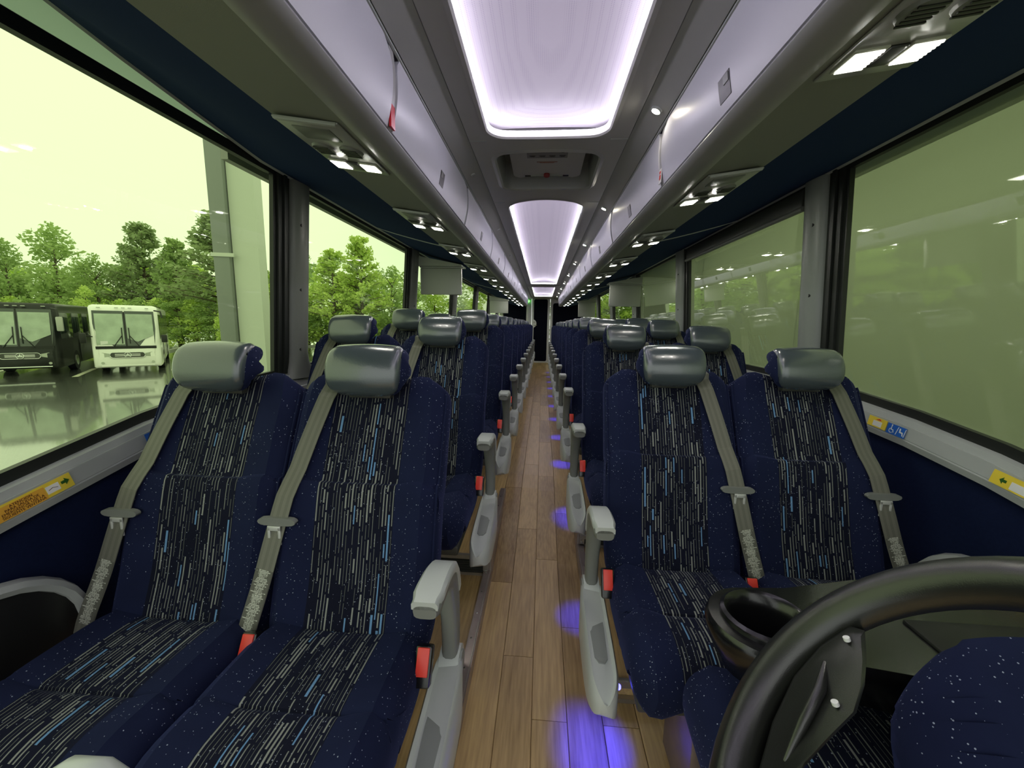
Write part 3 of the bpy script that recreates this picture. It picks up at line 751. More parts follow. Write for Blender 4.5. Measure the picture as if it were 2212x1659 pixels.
# ------------------------------------------------------------------ flip-down monitors
def monitor(x0, x1, y, zt, zb, label):
    t = thing('flip_down_monitor', label, 'monitor', ((x0+x1)/2, y, zt))
    hw = (x1-x0)/2; s = -1 if x0 < 0 else 1
    b = MB(); xo = hw*s
    prf = [(-hw, .085 if s < 0 else .012), (hw, .012 if s < 0 else .085), (hw, -.001), (-hw, -.001)]
    b.loft([[(x, -.03, z) for x, z in prf], [(x, .16, z) for x, z in prf]], smooth=False); b.obj('housing', MONW, t)
    b = MB(); b.box((-hw+.01, -.02, -.014), (hw+.012, .02, -.004), bev=.004); b.obj('hinge', RAILG, t)
    b = MB(); h = zt-zb
    b.box((-hw+.012, -.012, -h), (hw-.006, .022, -.016), bev=.008); b.obj('screen_back', MONW, t)
    return t
monitor(-1.11, -.72, 3.6, 1.79, 1.545, 'pale flip down monitor hanging over the left window seats, nearest one')
monitor(-1.06, -.68, 8.0, 1.75, 1.50, 'pale flip down monitor far back over the left window seats')
monitor(.78, 1.17, 5.0, 1.79, 1.525, 'grey flip down monitor hanging over the right window seats, nearest one')
monitor(.76, 1.15, 9.0, 1.79, 1.47, 'grey flip down monitor far back over the right window seats')

# ------------------------------------------------------------------ rear bulkhead and washroom door
b = MB(); Y = YR
b.box((-1.3, Y, -.2), (-.34, Y+.1, 2.2)); b.box((.27, Y, -.2), (1.3, Y+.1, 2.2)); b.box((-.34, Y, 2.085), (.27, Y+.1, 2.2))
struct(b.obj('wall_rear', FRAMEW))
b = MB(); b.box((-1.2, Y-.02, 1.0), (-.50, Y-.002, 1.90), bev=.01); struct(b.obj('trim_70', DARKN))
def rr3(x0, x1, z0, z1, r, y): return [(p[0], y, p[1]) for p in rrect(x0, x1, z0, z1, r)]
b = MB(); b.loft([rr3(.30, 1.2, 1.18, 1.92, .06, Y-.022), rr3(.30, 1.2, 1.18, 1.92, .06, Y-.002)], smooth=False); struct(b.obj('trim_71', DARKN))
b = MB(); b.box((-.48, Y-.05, .14), (-.42, Y, 2.09), bev=.01); b.box((.22, Y-.05, .14), (.28, Y, 2.09), bev=.01); struct(b.obj('trim_72', FRAMEW))
b = MB(); b.loft([[(x, Y-.12, 2.06+.05*(1-(x/.5)**2)) for x in [-.5+i*.1 for i in range(11)]]+[(.5, Y-.12, 2.045), (-.5, Y-.12, 2.045)],
                  [(x, Y, 2.06+.05*(1-(x/.5)**2)) for x in [-.5+i*.1 for i in range(11)]]+[(.5, Y, 2.045), (-.5, Y, 2.045)]], smooth=False); struct(b.obj('trim_73', FRAMEW))
e = bpy.data.objects.new('door_1', None); COL.objects.link(e); struct(e); e.location = (-.03, Y, .14)
b = MB(); o1 = rr3(-.30, .24, .0, 1.94, .05, -.035); i1 = rr3(-.24, .17, .04, 1.89, .05, -.035)
b.loft([o1, i1], cap=False, smooth=False); b.loft([i1, [(x, y+.03, z) for x, y, z in i1]], cap=False, smooth=False); b.loft([o1, [(x, y+.04, z) for x, y, z in o1]], cap=False, smooth=False)
b.obj('door_frame', FRAMEW, e)
b = MB(); b.box((-.25, -.012, .03), (.18, -.004, 1.90)); b.obj('door_panel', DARKN, e)
b = MB(); pts = [(-.27, -.04, 1.29)] + [(-.27+.115*math.sin(a), -.04, 1.17-.125*math.cos(a)*-1) for a in [PI*i/10 for i in range(11)]] + [(-.27, -.04, 1.05)]
b.prism(pts, (0, .01, 0)); pl = b.obj('lock_plate', FRAMEW, e)
b = MB(); b.tube([(-.22, -.045, 1.12), (-.22, -.075, 1.12), (-.14, -.08, 1.115)], .009, 8); b.obj('door_handle', CHROME, e)
b = MB(); b.disc((-.22, -.045, 1.21), .03, (0, 1, 0), .012, 16); b.obj('lock_knob', STEEL, e)
t = thing('exit_sign', 'small lit green exit sign left of the rear door', 'sign', (-.455, Y-.06, 1.97))
b = MB(); b.box((-.05, -.012, -.03), (.05, .02, .03), bev=.004); b.obj('case', EXITM, t)
text_mesh('exit_letters', 'EXIT', .042, frame_mtx((0, -.0125, -.014), (1, 0, 0), (0, 0, 1)), GRN, t, 'CENTER')
b = MB(); b.box((.20, Y-.1, .14), (.24, Y-.02, .36), bev=.01)
tag(b.obj('waste_box', MONW), 'narrow pale box on the floor right of the rear door', 'box')

# ================================================================== SEATS
def sweep(b, prof, width, thick, bol=0.0, cr=.03, stripe=False, uvoff=0.0, nfront=13, back=True, endround=True, crown=0.0):
    """prof: list of (y,z) along the front face; thick/width: same-length lists; front normal is left of travel"""
    n = len(prof); rings = []; uvs = []; L = 0.0
    for i in range(n):
        p = Vector((0, prof[i][0], prof[i][1]))
        a = prof[max(i-1, 0)]; c = prof[min(i+1, n-1)]
        t = Vector((0, c[0]-a[0], c[1]-a[1])).normalized(); nr = Vector((0, -t.z, t.y))
        if i: L += math.hypot(prof[i][0]-prof[i-1][0], prof[i][1]-prof[i-1][1])
        w_, th = width[i], thick[i]; r = min(cr, w_*.45, th*.49)
        ring = []; uv = []
        fx = [-.105, .105]
        xs = sorted(set([lerp(-(w_-r), w_-r, q/(nfront-1)) for q in range(nfront)] + ([x for x in fx if abs(x) < w_-r] if stripe else [])))
        for x in xs:
            u = abs(x)/w_; o = bol*max(0, min(1, (u-.45)/.3))*(1-max(0, (u-.8)/.2)*.35) + crown*(1-u*u)
            ring.append((x, o)); 
        for q in range(1, 5):
            a2 = PI/2*q/5; ring.append((w_-r+r*math.sin(a2), -r+r*math.cos(a2)+bol*.6*(1-q/5)))
        ring.append((w_, -r)); ring.append((w_, -(th-r)))
        for q in range(1, 4):
            a2 = PI/2*q/4; ring.append((w_-r+r*math.cos(a2), -(th-r)-r*math.sin(a2)))
        ring.append((w_-r, -th)); ring.append((0, -th)); ring.append((-(w_-r), -th))
        for q in range(3, 0, -1):
            a2 = PI/2*q/4; ring.append((-(w_-r)-r*math.cos(a2), -(th-r)-r*math.sin(a2)))
        ring.append((-w_, -(th-r))); ring.append((-w_, -r))
        for q in range(4, 0, -1):
            a2 = PI/2*q/5; ring.append((-(w_-r)-r*math.sin(a2), -r+r*math.cos(a2)+bol*.6*(1-q/5)))
        rings.append([p + Vector((x, 0, 0)) + nr*o for x, o in ring]); uvs.append([(x, L+uvoff) for x, o in ring])
    nf = len(xs)
    # material 0 plain, 1 striped front
    b.loft(rings, (lambda i, j: 1 if j < nf-1 else 0) if stripe else 0, uvs=uvs)
    return b
def densify(pts, k=3):
    out = []
    for i in range(len(pts)-1):
        p0 = pts[max(i-1, 0)]; p1 = pts[i]; p2 = pts[i+1]; p3 = pts[min(i+2, len(pts)-1)]
        for q in range(k):
            t = q/k
            out.append(tuple(.5*((2*p1[d])+(-p0[d]+p2[d])*t+(2*p0[d]-5*p1[d]+4*p2[d]-p3[d])*t*t+(-p0[d]+3*p1[d]-3*p2[d]+p3[d])*t**3) for d in range(len(p1))))
    out.append(tuple(pts[-1])); return out
# (y, z, half width, thickness)
BACK = densify([(-.015, .50, .205, .10), (-.005, .545, .210, .115), (.03, .64, .214, .115), (.062, .76, .215, .11), (.092, .868, .215, .105), (.108, .878, .215, .100), (.118, .888, .215, .105), (.165, .99, .214, .10), (.205, 1.07, .214, .095), (.220, 1.103, .211, .085), (.232, 1.124, .198, .06), (.246, 1.134, .170, .03)])
CUSH = densify([(-.385, .435, .195, .04), (-.398, .455, .206, .07), (-.396, .50, .210, .10), (-.372, .536, .212, .12), (-.32, .556, .213, .13), (-.27, .556, .213, .13), (-.235, .553, .213, .13), (-.222, .546, .213, .125), (-.209, .553, .213, .13), (-.12, .552, .213, .13), (-.05, .548, .212, .12), (-.01, .540, .205, .10)])
HEAD = densify([(.165, 1.105, .095, .05), (.148, 1.118, .106, .075), (.138, 1.145, .112, .095), (.142, 1.180, .114, .10), (.157, 1.212, .113, .10), (.180, 1.228, .110, .09), (.210, 1.232, .106, .075), (.238, 1.222, .10, .05)])
def build_pair(side, striped=True):
    """local frame: x>0 towards the window (before mirroring by side), origin on the floor under the pair, y=0 at back hinge"""
    S = side
    AX, WX = .232, .662   # seat centres measured from the pair origin x=.22 (aisle face)
    root = bpy.data.objects.new('double_seat', None); root.empty_display_size = .05; COL.objects.link(root)
    def P(b, name, mats, par=root):
        if S < 0: b.v = [(-x, y, z) for x, y, z in b.v]
        return b.obj(name, mats, par)
    for ci, cx in enumerate((AX, WX)):
        def sh(b):
            b.v = [(x+cx, y, z) for x, y, z in b.v]; return b
        b = MB(); sweep(b, [p[:2] for p in BACK], [p[2] for p in BACK], [p[3] for p in BACK], bol=.016, cr=.04, stripe=True); bk = P(sh(b), 'backrest', [F_PLAIN, F_STRIPE])
        b = MB(); pf = [(p[0]-0, p[1]) for p in BACK]
        ins = [(p[0]+.0, p[1], p[2]) for p in BACK[6:-6]]
        for sx in (-1, 1):
            q = MB(); q.tube([(sx*(w2-.006), y+.012, z) for y, z, w2 in ins], .0035, 6)
            P(sh(q), 'piping', F_PLAIN, bk)
        b = MB(); sweep(b, [p[:2] for p in CUSH], [p[2] for p in CUSH], [p[3] for p in CUSH], bol=.018, cr=.045, stripe=True, uvoff=3); P(sh(b), 'seat_cushion', [F_PLAIN, F_STRIPE])
        b = MB(); sweep(b, [(p[0]+.004, p[1]-.001) for p in HEAD], [p[2] for p in HEAD], [p[3] for p in HEAD], cr=.045, crown=.0); hd = P(sh(b), 'headrest', F_PLAIN)
        b = MB(); sweep(b, [(p[0], p[1]) for p in HEAD], [p[2]-.013 for p in HEAD], [p[3] for p in HEAD], cr=.012, crown=.006); P(sh(b), 'leather_cover', LEATHER, hd)
        q = MB(); q.box((-.06, .19, 1.09), (.06, .215, 1.16), bev=.004); P(sh(q), 'headrest_stem', DARKP, hd)
        # seat belt
        path = []; 
        for i in range(0, 22):
            tt = i/21; z = lerp(1.118, .50, tt)
            prof = interp(sorted([(p[1], p[0]) for p in BACK]), z)
            x = lerp(.115, .243, tt**.9) ; off = -.022 if tt > .04 else -.012
            path.append((x, prof+off-.004*math.sin(PI*tt), z))
        path = [(.108, .285, 1.115), (.109, .262, 1.141), (.111, .236, 1.146), (.113, .213, 1.137)] + path[0:]
        hw = .0235
        def ribbon(b, seg, d=0.0, h=hw, t2=.0012):
            rg = []; uu = []; L = 0
            for i, p in enumerate(seg):
                p = Vector(p); a = Vector(seg[max(i-1, 0)]); c = Vector(seg[min(i+1, len(seg)-1)]); tg = (c-a).normalized()
                ax = Vector((1, 0, 0)); ax = (ax-tg*ax.dot(tg)).normalized(); nn = ax.cross(tg); 
                if nn.y > 0 and abs(nn.y) > .05: nn = -nn
                if i: L += (p-Vector(seg[i-1])).length
                rg.append([p-ax*h+nn*(d+t2), p+ax*h+nn*(d+t2), p+ax*h+nn*(d-t2), p-ax*h+nn*(d-t2)]); uu.append([(-h, L), (h, L), (h, L), (-h, L)])
            b.loft(rg, uvs=uu, smooth=False); return b
        b = MB(); ribbon(b, path); bt = P(sh(b), 'seat_belt', STRAP)
        if True:
            i0 = min(range(len(path)), key=lambda i: abs(path[i][2]-.66) + (path[i][1] > .25)); i1 = len(path)-5
            b = MB(); ribbon(b, path[i0-1:i0+2], .002, hw-.001, .0004); P(sh(b), 'belt_label', STRAPLABEL, bt)
            b = MB(); ribbon(b, path[i1:i1+4], .002, hw-.001, .0004); P(sh(b), 'belt_label', STRAPLABEL, bt)
            g = min(range(len(path)), key=lambda i: abs(path[i][2]-.80) + (path[i][1] > .25)*9)
            p = Vector(path[g])
            b = MB(); pl = [(p.x+.050*math.cos(a), p.y-.008, p.z+.013*math.sin(a)*(1+.25*math.cos(2*a))) for a in [2*PI*i/20 for i in range(20)]]
            b.prism(pl, (0, .014, 0), smooth=True); P(sh(b), 'belt_tongue_guard', SILVERD, bt)
            b = MB(); p2 = p+Vector((.005, -.010, -.014))
            b.box(p2+Vector((-.017, -.002, -.040)), p2+Vector((-.010, .002, .002)), bev=.001).box(p2+Vector((.010, -.002, -.040)), p2+Vector((.017, .002, .002)), bev=.001)
            b.box(p2+Vector((-.017, -.002, -.046)), p2+Vector((.017, .002, -.038)), bev=.001).box(p2+Vector((-.017, -.002, -.008)), p2+Vector((.017, .002, .004)), bev=.001)
            P(sh(b), 'belt_tongue', TONGUE, bt)
        # red buckle at the aisle-side hip
        b = MB(); R = Matrix.Rotation(-.5, 3, 'X'); bx = -.222 if ci == 0 else -.232
        b.box((bx-.019, -.087, .485), (bx+.019, -.058, .568), bev=.005, rot=R); bc = P(sh(b), 'buckle', BLACKP)
        b = MB(); b.box((bx-.014, -.0905, .508), (bx+.014, -.081, .565), bev=.002, rot=R, piv=(bx, -.0725, .5265)); P(sh(b), 'release_button', RED, bc)
    # frame, pedestal
    b = MB(); b.box((.05, -.33, .36), (.88, -.05, .40), bev=.006); P(b, 'seat_frame', DARKP)
    b = MB(); b.box((.20, -.30, .02), (.25, -.10, .37), bev=.006); P(b, 'pedestal', STEELD); b = MB(); b.box((.72, -.30, 0.02), (.77, -.10, .37), bev=.006); P(b, 'pedestal', STEELD)
    # aisle armrest : hinge, stalk, pad
    x0 = -.018
    arm = MB(); pth = densify([(.075, .415), (.078, .48), (.072, .56), (.050, .635), (.018, .688), (-.035, .718), (-.10, .725), (-.150, .722)], 3)
    hgt = densify([(.026, .021), (.028, .022), (.030, .023), (.033, .025), (.030, .027), (.024, .029), (.021, .030), (.019, .030)], 3)
    rg = []
    for i, (y, z) in enumerate(pth):
        a = pth[max(i-1, 0)]; c = pth[min(i+1, len(pth)-1)]; t = Vector((0, c[0]-a[0], c[1]-a[1])).normalized(); nr = Vector((0, t.z, -t.y)); h, w2 = hgt[i]
        k = 1.0 if i < len(pth)-1 else .8
        rg.append([Vector((x0, y, z)) + Vector((1, 0, 0))*w2*k*(abs(math.cos(q))**.6)*(1 if math.cos(q) > 0 else -1) + nr*h*k*(abs(math.sin(q))**.6)*(1 if math.sin(q) > 0 else -1) for q in [2*PI*j/14 for j in range(14)]])
    arm.loft(rg); A = P(arm, 'armrest', SILVERD)
    pad = MB(); rg = []
    for i, (y, z) in enumerate(pth[8:]):
        i += 8
        a = pth[max(i-1, 0)]; c = pth[min(i+1, len(pth)-1)]; t = Vector((0, c[0]-a[0], c[1]-a[1])).normalized(); nr = Vector((0, t.z, -t.y)); h, w2 = hgt[i]
        if nr.z < 0: nr = -nr
        if i < 14 and nr.y < 0: nr = -nr if False else nr
        w2 += .002; e0 = h*.35; e1 = h+.006
        k = 1.0 if i < len(pth)-2 else .85
        rg.append([Vector((x0, y, z))+Vector((sx*w2*k, 0, 0))+nr*o for sx, o in ((-1, e0), (-1, e1*.75), (-.8, e1), (.8, e1), (1, e1*.75), (1, e0))])
    pad.loft(rg); P(pad, 'armrest_pad', SILVER, A)
    hg = MB(); hg.disc((x0, .078, .40), .042, (1, 0, 0), .052, 22); H2 = P(hg, 'armrest_hinge', SILVER)
    hg = MB(); hg.disc((x0-.028, .078, .40), .030, (1, 0, 0), .006, 20); P(hg, 'hinge_cap', GREYP, H2)
    # long side shell beside the cushion
    sh_ = MB(); rg = []
    for (y, zt, zb, wd) in densify([(.10, .425, .32, .022), (.04, .425, .27, .038), (-.10, .405, .255, .040), (-.19, .392, .26, .040), (-.25, .380, .28, .038), (-.285, .365, .29, .028), (-.30, .345, .305, .014)], 3):
        rg.append([(x0-wd, y, zb+.01), (x0-wd, y, zt-.012), (x0-wd+.008, y, zt), (x0-wd+.016, y, zt-.004), (x0+wd-.014, y, zt-.010), (x0+wd-.006, y, zt), (x0+wd, y, zt-.012), (x0+wd, y, zb)])
    sh_.loft(rg); SH = P(sh_, 'side_shell', SILVER)
    ins = MB(); rg = []
    for (y, z, wd) in ((-.02, .405, .020), (-.03, .404, .023), (-.10, .399, .024), (-.20, .387, .020), (-.215, .385, .010)):
        rg.append([(x0-wd, y, z-.006), (x0-wd, y, z+.0015), (x0+wd-.004, y, z-.0015), (x0+wd-.004, y, z-.006)])
    ins.loft(rg, smooth=False); P(ins, 'shell_inset', GREYP, SH)
    # window-side armrest arch
    wa = MB(); arc = [( .945, -.02-.17+.19*math.cos(a)*1.0, .50+.17*math.sin(a)) for a in [PI*(.02+.96*i/14) for i in range(15)]]
    arc = [(x, y, z+.03) for x, y, z in arc]; wa.tube(arc, .018, 8, sx=1.2); W = P(wa, 'window_armrest', RAILG)
    wd = MB(); wd.prism([(.935, y, z) for _, y, z in arc] + [(.935, -.36, .42), (.935, -.01, .42)], (.02, 0, 0)); P(wd, 'armrest_panel', VENTD, W)
    return root
AISLE = {-1: -.238, 1: .208}
protoS = {}
ords = ['front', 'second', 'third', 'fourth', 'fifth', 'sixth', 'seventh', 'eighth', 'ninth', 'tenth', 'eleventh', 'twelfth', 'thirteenth']
notes = {(-1, 0): 'reclined front double seat left of the aisle, beside the window with parked coaches', (1, 0): 'front double seat right of the aisle, behind the steering wheel'}
random.seed(11)
for side in (-1, 1):
    y0 = .86 if side < 0 else 1.20
    nrows = 13 if side < 0 else 12
    for i in range(nrows):
        if i == 0: r = protoS[side] = build_pair(side)
        else: r = copy_tree(protoS[side])
        y = y0 + (.81 if side < 0 else .80)*i
        zo = [0.0, .09, .14][min(i, 2)] if side < 0 else [.0, .065, .12][min(i, 2)]
        r.location = (AISLE[side], y, zo)
        hz = random.uniform(-.012, .012)
        if i:
            for ch in r.children:
                if ch.name.startswith('headrest'): ch.location.z += hz
        sn = 'left' if side < 0 else 'right'
        tag(r, notes.get((side, i), 'navy patterned double seat with leather headrests, %s from the front on the %s' % (ords[i], sn)), 'double seat', 'navy double seats along the %s of the aisle' % sn)
        # blue courtesy lamps below the right aisle seats
        if side > 0:
            L = thing('courtesy_light', 'small blue floor light under the %s right double seat' % ords[i], 'floor light', (AISLE[1]+.03, y-.20, .30+zo*.8), 0, 'blue floor lights under the right seats')
            b = MB(); b.disc((0, 0, 0), .009, (0, 0, 1), .006, 10); b.obj('led', BLED, L)

# blue light they throw on the floor
def blue_spot(x, y, z, pw_, ang=70, name='courtesy_beam'):
    l = bpy.data.lights.new(name, 'SPOT'); l.color = (.012, .012, 1.0); l.energy = pw_; l.spot_size = math.radians(ang); l.spot_blend = .9; l.shadow_soft_size = .012
    o = bpy.data.objects.new(name, l); COL.objects.link(o); o.location = (x, y, z); return o
for i in range(12):
    y = 1.20+.80*i
    s = blue_spot(.165, y-.36, .24+zfl(y-.3), 2.4, 58)
    s.rotation_euler = (0, -.15, 0)
s = blue_spot(.275, 1.02, .33, 9, 50); s.rotation_euler = (Vector((.275, 1.02, .33))-Vector((.185, 1.08, 0))).to_track_quat('Z', 'Y').to_euler()
# ================================================================== DRIVER'S PLACE
# steering wheel, seen from the dash side
t = thing('steering_wheel', 'black steering wheel at lower right, seen from behind with two pale screws', 'steering wheel', (0, 0, 0))
c0 = Vector((.3265, .2676, .933)); RW = .22
nW = Vector((-.7514, .1489, .6428)).normalized(); xW = Vector((1, 0, 0)); xW = (xW-nW*xW.dot(nW)).normalized(); yW = nW.cross(xW); rot = Matrix((xW, yW, nW)).transposed()
def wp(a, r, h=0): return c0 + rot @ Vector((r*math.cos(a), r*math.sin(a), h))
b = MB(); rings = []
for i in range(72):
    a = 2*PI*i/72; ring = []
    for j, (dr, dh) in enumerate([(.024, 0), (.021, .013), (.010, .021), (.0, .023), (-.004, .0235), (-.012, .020), (-.021, .012), (-.024, 0), (-.021, -.013), (-.010, -.021), (.010, -.021), (.021, -.013)]):
        ring.append(wp(a, RW+dr, dh))
    rings.append(ring)
rings.append(rings[0]); b.loft(rings, cap=False); rim = b.obj('rim', WHEELM, t)
def onwheel(px, py, h=0.0):
    d = RIGHT*((px-CX)/FPX) + UP*(-(py-CY)/FPX) + FWD; o = Vector((0, 0, HC)); nn = rot @ Vector((0, 0, 1))
    return o + d*((c0+nn*h-o).dot(nn)/d.dot(nn))
nn = rot @ Vector((0, 0, 1)); tow = (Vector((0, 0, HC))-c0).dot(nn); sg = 1 if tow > 0 else -1
outl = [(1640, 1659), (1668, 1560), (1715, 1460), (1775, 1390), (1835, 1352), (1868, 1362), (1872, 1420), (1868, 1480), (1850, 1540), (1790, 1600), (1735, 1659), (1700, 1740), (1640, 1740)]
b = MB(); b.loft([[onwheel(x, y, -sg*.016) for x, y in outl], [onwheel(x, y, sg*.002) for x, y in outl], [onwheel(lerp(x, 1760, .08), lerp(y, 1520, .08), sg*.006) for x, y in outl]]); b.obj('spoke', WHEELM, t)
b = MB(); b.tube([onwheel(1783, 1432, sg*.004), onwheel(1772, 1490, sg*.010), onwheel(1735, 1560, sg*.010), onwheel(1696, 1645, sg*.004)], [.003, .006, .006, .003], 10); b.obj('spoke_ridge', WHEELM, t)
for q in ((1829, 1380), (1804, 1519)):
    b = MB(); b.disc(onwheel(*q, sg*.009), .0035, nn+Vector((.5, 0, 0)), .004, 12); b.obj('screw', WHT, t)
b = MB(); b.tube([wp(0, .0, -.03), wp(0, 0, 0)], [.03, .035], 20); b.obj('hub', BLACKP, t)

# moulded driver's console with cup recess
t = thing('driver_console', 'glossy black moulded console with a round cup recess behind the steering wheel', 'console', (.30, .60, .0))
cz = .795
cc = Vector((.415, .68, cz))
out = []
for i in range(15):
    a = PI*.5 + (PI*1.5-PI*.5)*i/14; out.append((cc.x+.098*math.cos(a), cc.y+.092*math.sin(a)))
out += [(.50, .588), (.62, .57), (.80, .57), (1.02, .58), (1.18, .62), (1.18, .88), (.90, .86), (.66, .82), (.50, .78)]
b = MB(); nO = len(out)
def ringz(k, z): 
    mx_ = sum(p[0] for p in out)/nO; my_ = sum(p[1] for p in out)/nO
    res = []
    for (x, y) in out:
        d = Vector((x-mx_, y-my_)); l = d.length; d = d*(1-k/l) if l else d; res.append((mx_+d.x-.30, my_+d.y-.60, z))
    return res
b.loft([ringz(.06, cz-.12), ringz(.025, cz-.10), ringz(.005, cz-.055), ringz(-.002, cz-.03), ringz(.0, cz-.020), ringz(.004, cz-.014)], cap=False)
# top as annulus around the cup: fan strip between outline and cup ring
cup = [(cc.x+.066*math.cos(a)-.30, cc.y+.062*math.sin(a)-.60) for a in [2*PI*i/24 for i in range(24)]]
bm = bmesh.new()
ov = [bm.verts.new(p) for p in ringz(.004, cz-.014)]; iv = [bm.verts.new((x, y, cz-.012)) for x, y in cup]
es = [bm.edges.new((ov[i], ov[(i+1) % nO])) for i in range(nO)] + [bm.edges.new((iv[i], iv[(i+1) % 24])) for i in range(24)]
bmesh.ops.triangle_fill(bm, edges=es, use_beauty=True)
bm.verts.index_update(); b.add([v.co.copy() for v in bm.verts], [[v.index for v in f.verts] for f in bm.faces], smooth=False); bm.free()
b.obj('shell', BLACKP, t)
b = MB()
def cr(r1, r2, z): return [(cc.x+r1*math.cos(a)-.30, cc.y+r2*math.sin(a)-.60, z) for a in [2*PI*i/28 for i in range(28)]]
b.loft([cr(.076, .072, cz-.014), cr(.075, .071, cz-.004), cr(.069, .065, cz), cr(.062, .058, cz-.006), cr(.056, .052, cz-.03), cr(.050, .047, cz-.085), cr(.03, .03, cz-.09), cr(.001, .001, cz-.09)], cap=False)
b.obj('cup_recess', BLACKP, t)
b = MB(); b.box((.36, .02, cz-.017), (.62, .10, cz-.008), bev=.004); b.obj('tray_recess', BLACKM, t)

# driver's seat, mostly hidden by the wheel
t = thing('driver_chair', "driver's seat in navy fabric with pale stripes, seen through the steering wheel", 'seat', (.64, .56, 0))
prof = densify([(-.20, .42, .20, .06), (-.235, .47, .225, .10), (-.21, .525, .235, .12), (-.10, .56, .24, .13), (.06, .57, .24, .13), (.16, .56, .235, .12)])
b = MB(); sweep(b, [p[:2] for p in prof], [p[2] for p in prof], [p[3] for p in prof], bol=.015, cr=.05, stripe=True); b.v = [(x-.10, y+.02, z+.05) for x, y, z in b.v]; b.obj('seat_cushion', [F_PLAIN, F_STRIPE], t)
prof = densify([(-.22, .58, .12, .06), (-.21, .66, .165, .10), (-.165, .76, .19, .12), (-.10, .83, .175, .11), (-.05, .862, .135, .08), (-.02, .872, .09, .04)])
b = MB(); sweep(b, [p[:2] for p in prof], [p[2] for p in prof], [p[3] for p in prof], bol=.0, cr=.06, stripe=True, crown=.02, uvoff=6); b.v = [(x+.02, y, z) for x, y, z in b.v]; b.obj('bolster', [F_PLAIN, F_STRIPE], t)
b = MB(); b.box((-.2, -.15, .0), (.15, .12, .48), bev=.02); b.obj('pedestal', BLACKM, t)

# entry handrail end at lower left
t = thing('handrail', 'pale metal handrail end cap at the bottom left corner', 'handrail', tuple(at(215, 1652, 1, .36)))
b = MB(); b.tube([(-.07, .0, -.035), (-.04, .0, -.014), (.0, .0, -.012), (.018, .0, -.022), (.03, .0, -.06)], [.014, .015, .015, .014, .012], 14); b.obj('rail', SILVER, t)
b = MB(); b.tube([(.03, 0, -.055), (.035, 0, -.75)], .012, 12); b.obj('post', SILVER, t)

# ------------------------------------------------------------------ stickers on the sills
def sill_frame(side, y, dz):
    """frame on the sill rail face; u runs along -side... so the text reads from inside"""
    y2 = y+.05; p = Vector((side*(1.212-.0395), y, sill(y)+dz)); q = Vector((side*(1.212-.0395), y2, sill(y2)+dz))
    u = (q-p) if side < 0 else (p-q)
    return p, u.normalized()
def sticker(side, y, dz, w_, h_, label, cat='sticker'):
    p, u = sill_frame(side, y, dz)
    v = Vector((-side*.0, 0, 1)) + Vector((-side*-.12, 0, 0)); v = (v-u*v.dot(u)).normalized()
    t = thing('safety_sticker', label, cat, (0, 0, 0)); M = frame_mtx(p, u, v)
    def rect(x0, x1, y0, y1, d, m, nm, par=t):
        vs = [M @ Vector(q) for q in ((x0, y0, d), (x1, y0, d), (x1, y1, d), (x0, y1, d), (x0, y0, d-.0008), (x1, y0, d-.0008), (x1, y1, d-.0008), (x0, y1, d-.0008))]
        return MB().add(vs, [(0, 1, 2, 3), (7, 6, 5, 4), (0, 4, 5, 1), (1, 5, 6, 2), (2, 6, 7, 3), (3, 7, 4, 0)], smooth=False).obj(nm, m, par)
    def poly(pts, d, m, nm, par=t):
        vs = [M @ Vector((x, y2, d)) for x, y2 in pts] + [M @ Vector((x, y2, d-.0006)) for x, y2 in pts]; n = len(pts)
        return MB().add(vs, [tuple(range(n)), tuple(range(2*n-1, n-1, -1))]+[(i, (i+1) % n, n+(i+1) % n, n+i) for i in range(n)], smooth=False).obj(nm, m, par)
    return t, M, rect, poly
ARROW = [(-.5, -.2), (0, -.2), (0, -.5), (.5, 0), (0, .5), (0, .2), (-.5, .2)]
t, M, rect, poly = sticker(-1, .585, -.091, 0, 0, 'yellow emergency exit sticker in Spanish on the left window sill')
rect(0, .30, 0, .036, .0012, YEL, 'backing'); rect(0, .243, .0, .031, .0018, ORA, 'amber_field')
rect(.245, .272, .008, .027, .0018, WHT, 'white_plate')
poly([(.285+.017*x, .020+.018*y) for x, y in ARROW], .0022, GRN, 'arrow')
text_mesh('spanish_text', 'ATENCION\nPARA SALIDA DE\nEMERGENCIA USE LA\nSIGUIENTE VENTANA', .0085, M @ Matrix.Translation((.198, .0235, .0022)), INKB, t, 'CENTER', spacing=.82)
poly([(.249, .016), (.258, .019), (.268, .015), (.268, .0162), (.258, .0202), (.249, .0172)], .0022, INKB, 'scribble')
t, M, rect, poly = sticker(-1, 1.075, -.085, 0, 0, 'blue priority seat sticker partly behind the left window belt')
rect(0, .075, 0, .032, .0012, BLU, 'backing'); 
def wheelchair(poly, x, y, s, parent_mat=WHT):
    ring = [(x+s*.32*math.cos(a)-s*.05, y+s*.32*math.sin(a)-s*.2) for a in [PI*.55+PI*1.25*i/9 for i in range(10)]]
    ring += [(x+s*.24*math.cos(a)-s*.05, y+s*.24*math.sin(a)-s*.2) for a in [PI*1.8-PI*1.25*i/9 for i in range(10)]]
    poly(ring, .002, parent_mat, 'wheel_symbol')
    poly([(x-s*.12, y+s*.4), (x-s*.02, y+s*.4), (x-s*.02, y), (x+s*.25, y), (x+s*.38, y-s*.38), (x+s*.28, y-s*.38), (x+s*.18, y-s*.1), (x-s*.12, y-s*.1)], .002, parent_mat, 'rider_symbol')
    poly([(x-s*.07+s*.09*math.cos(a), y+s*.5+s*.09*math.sin(a)) for a in [2*PI*i/10 for i in range(10)]], .002, parent_mat, 'head_symbol')
wheelchair(poly, .02, .016, .022); wheelchair(poly, .055, .016, .022)
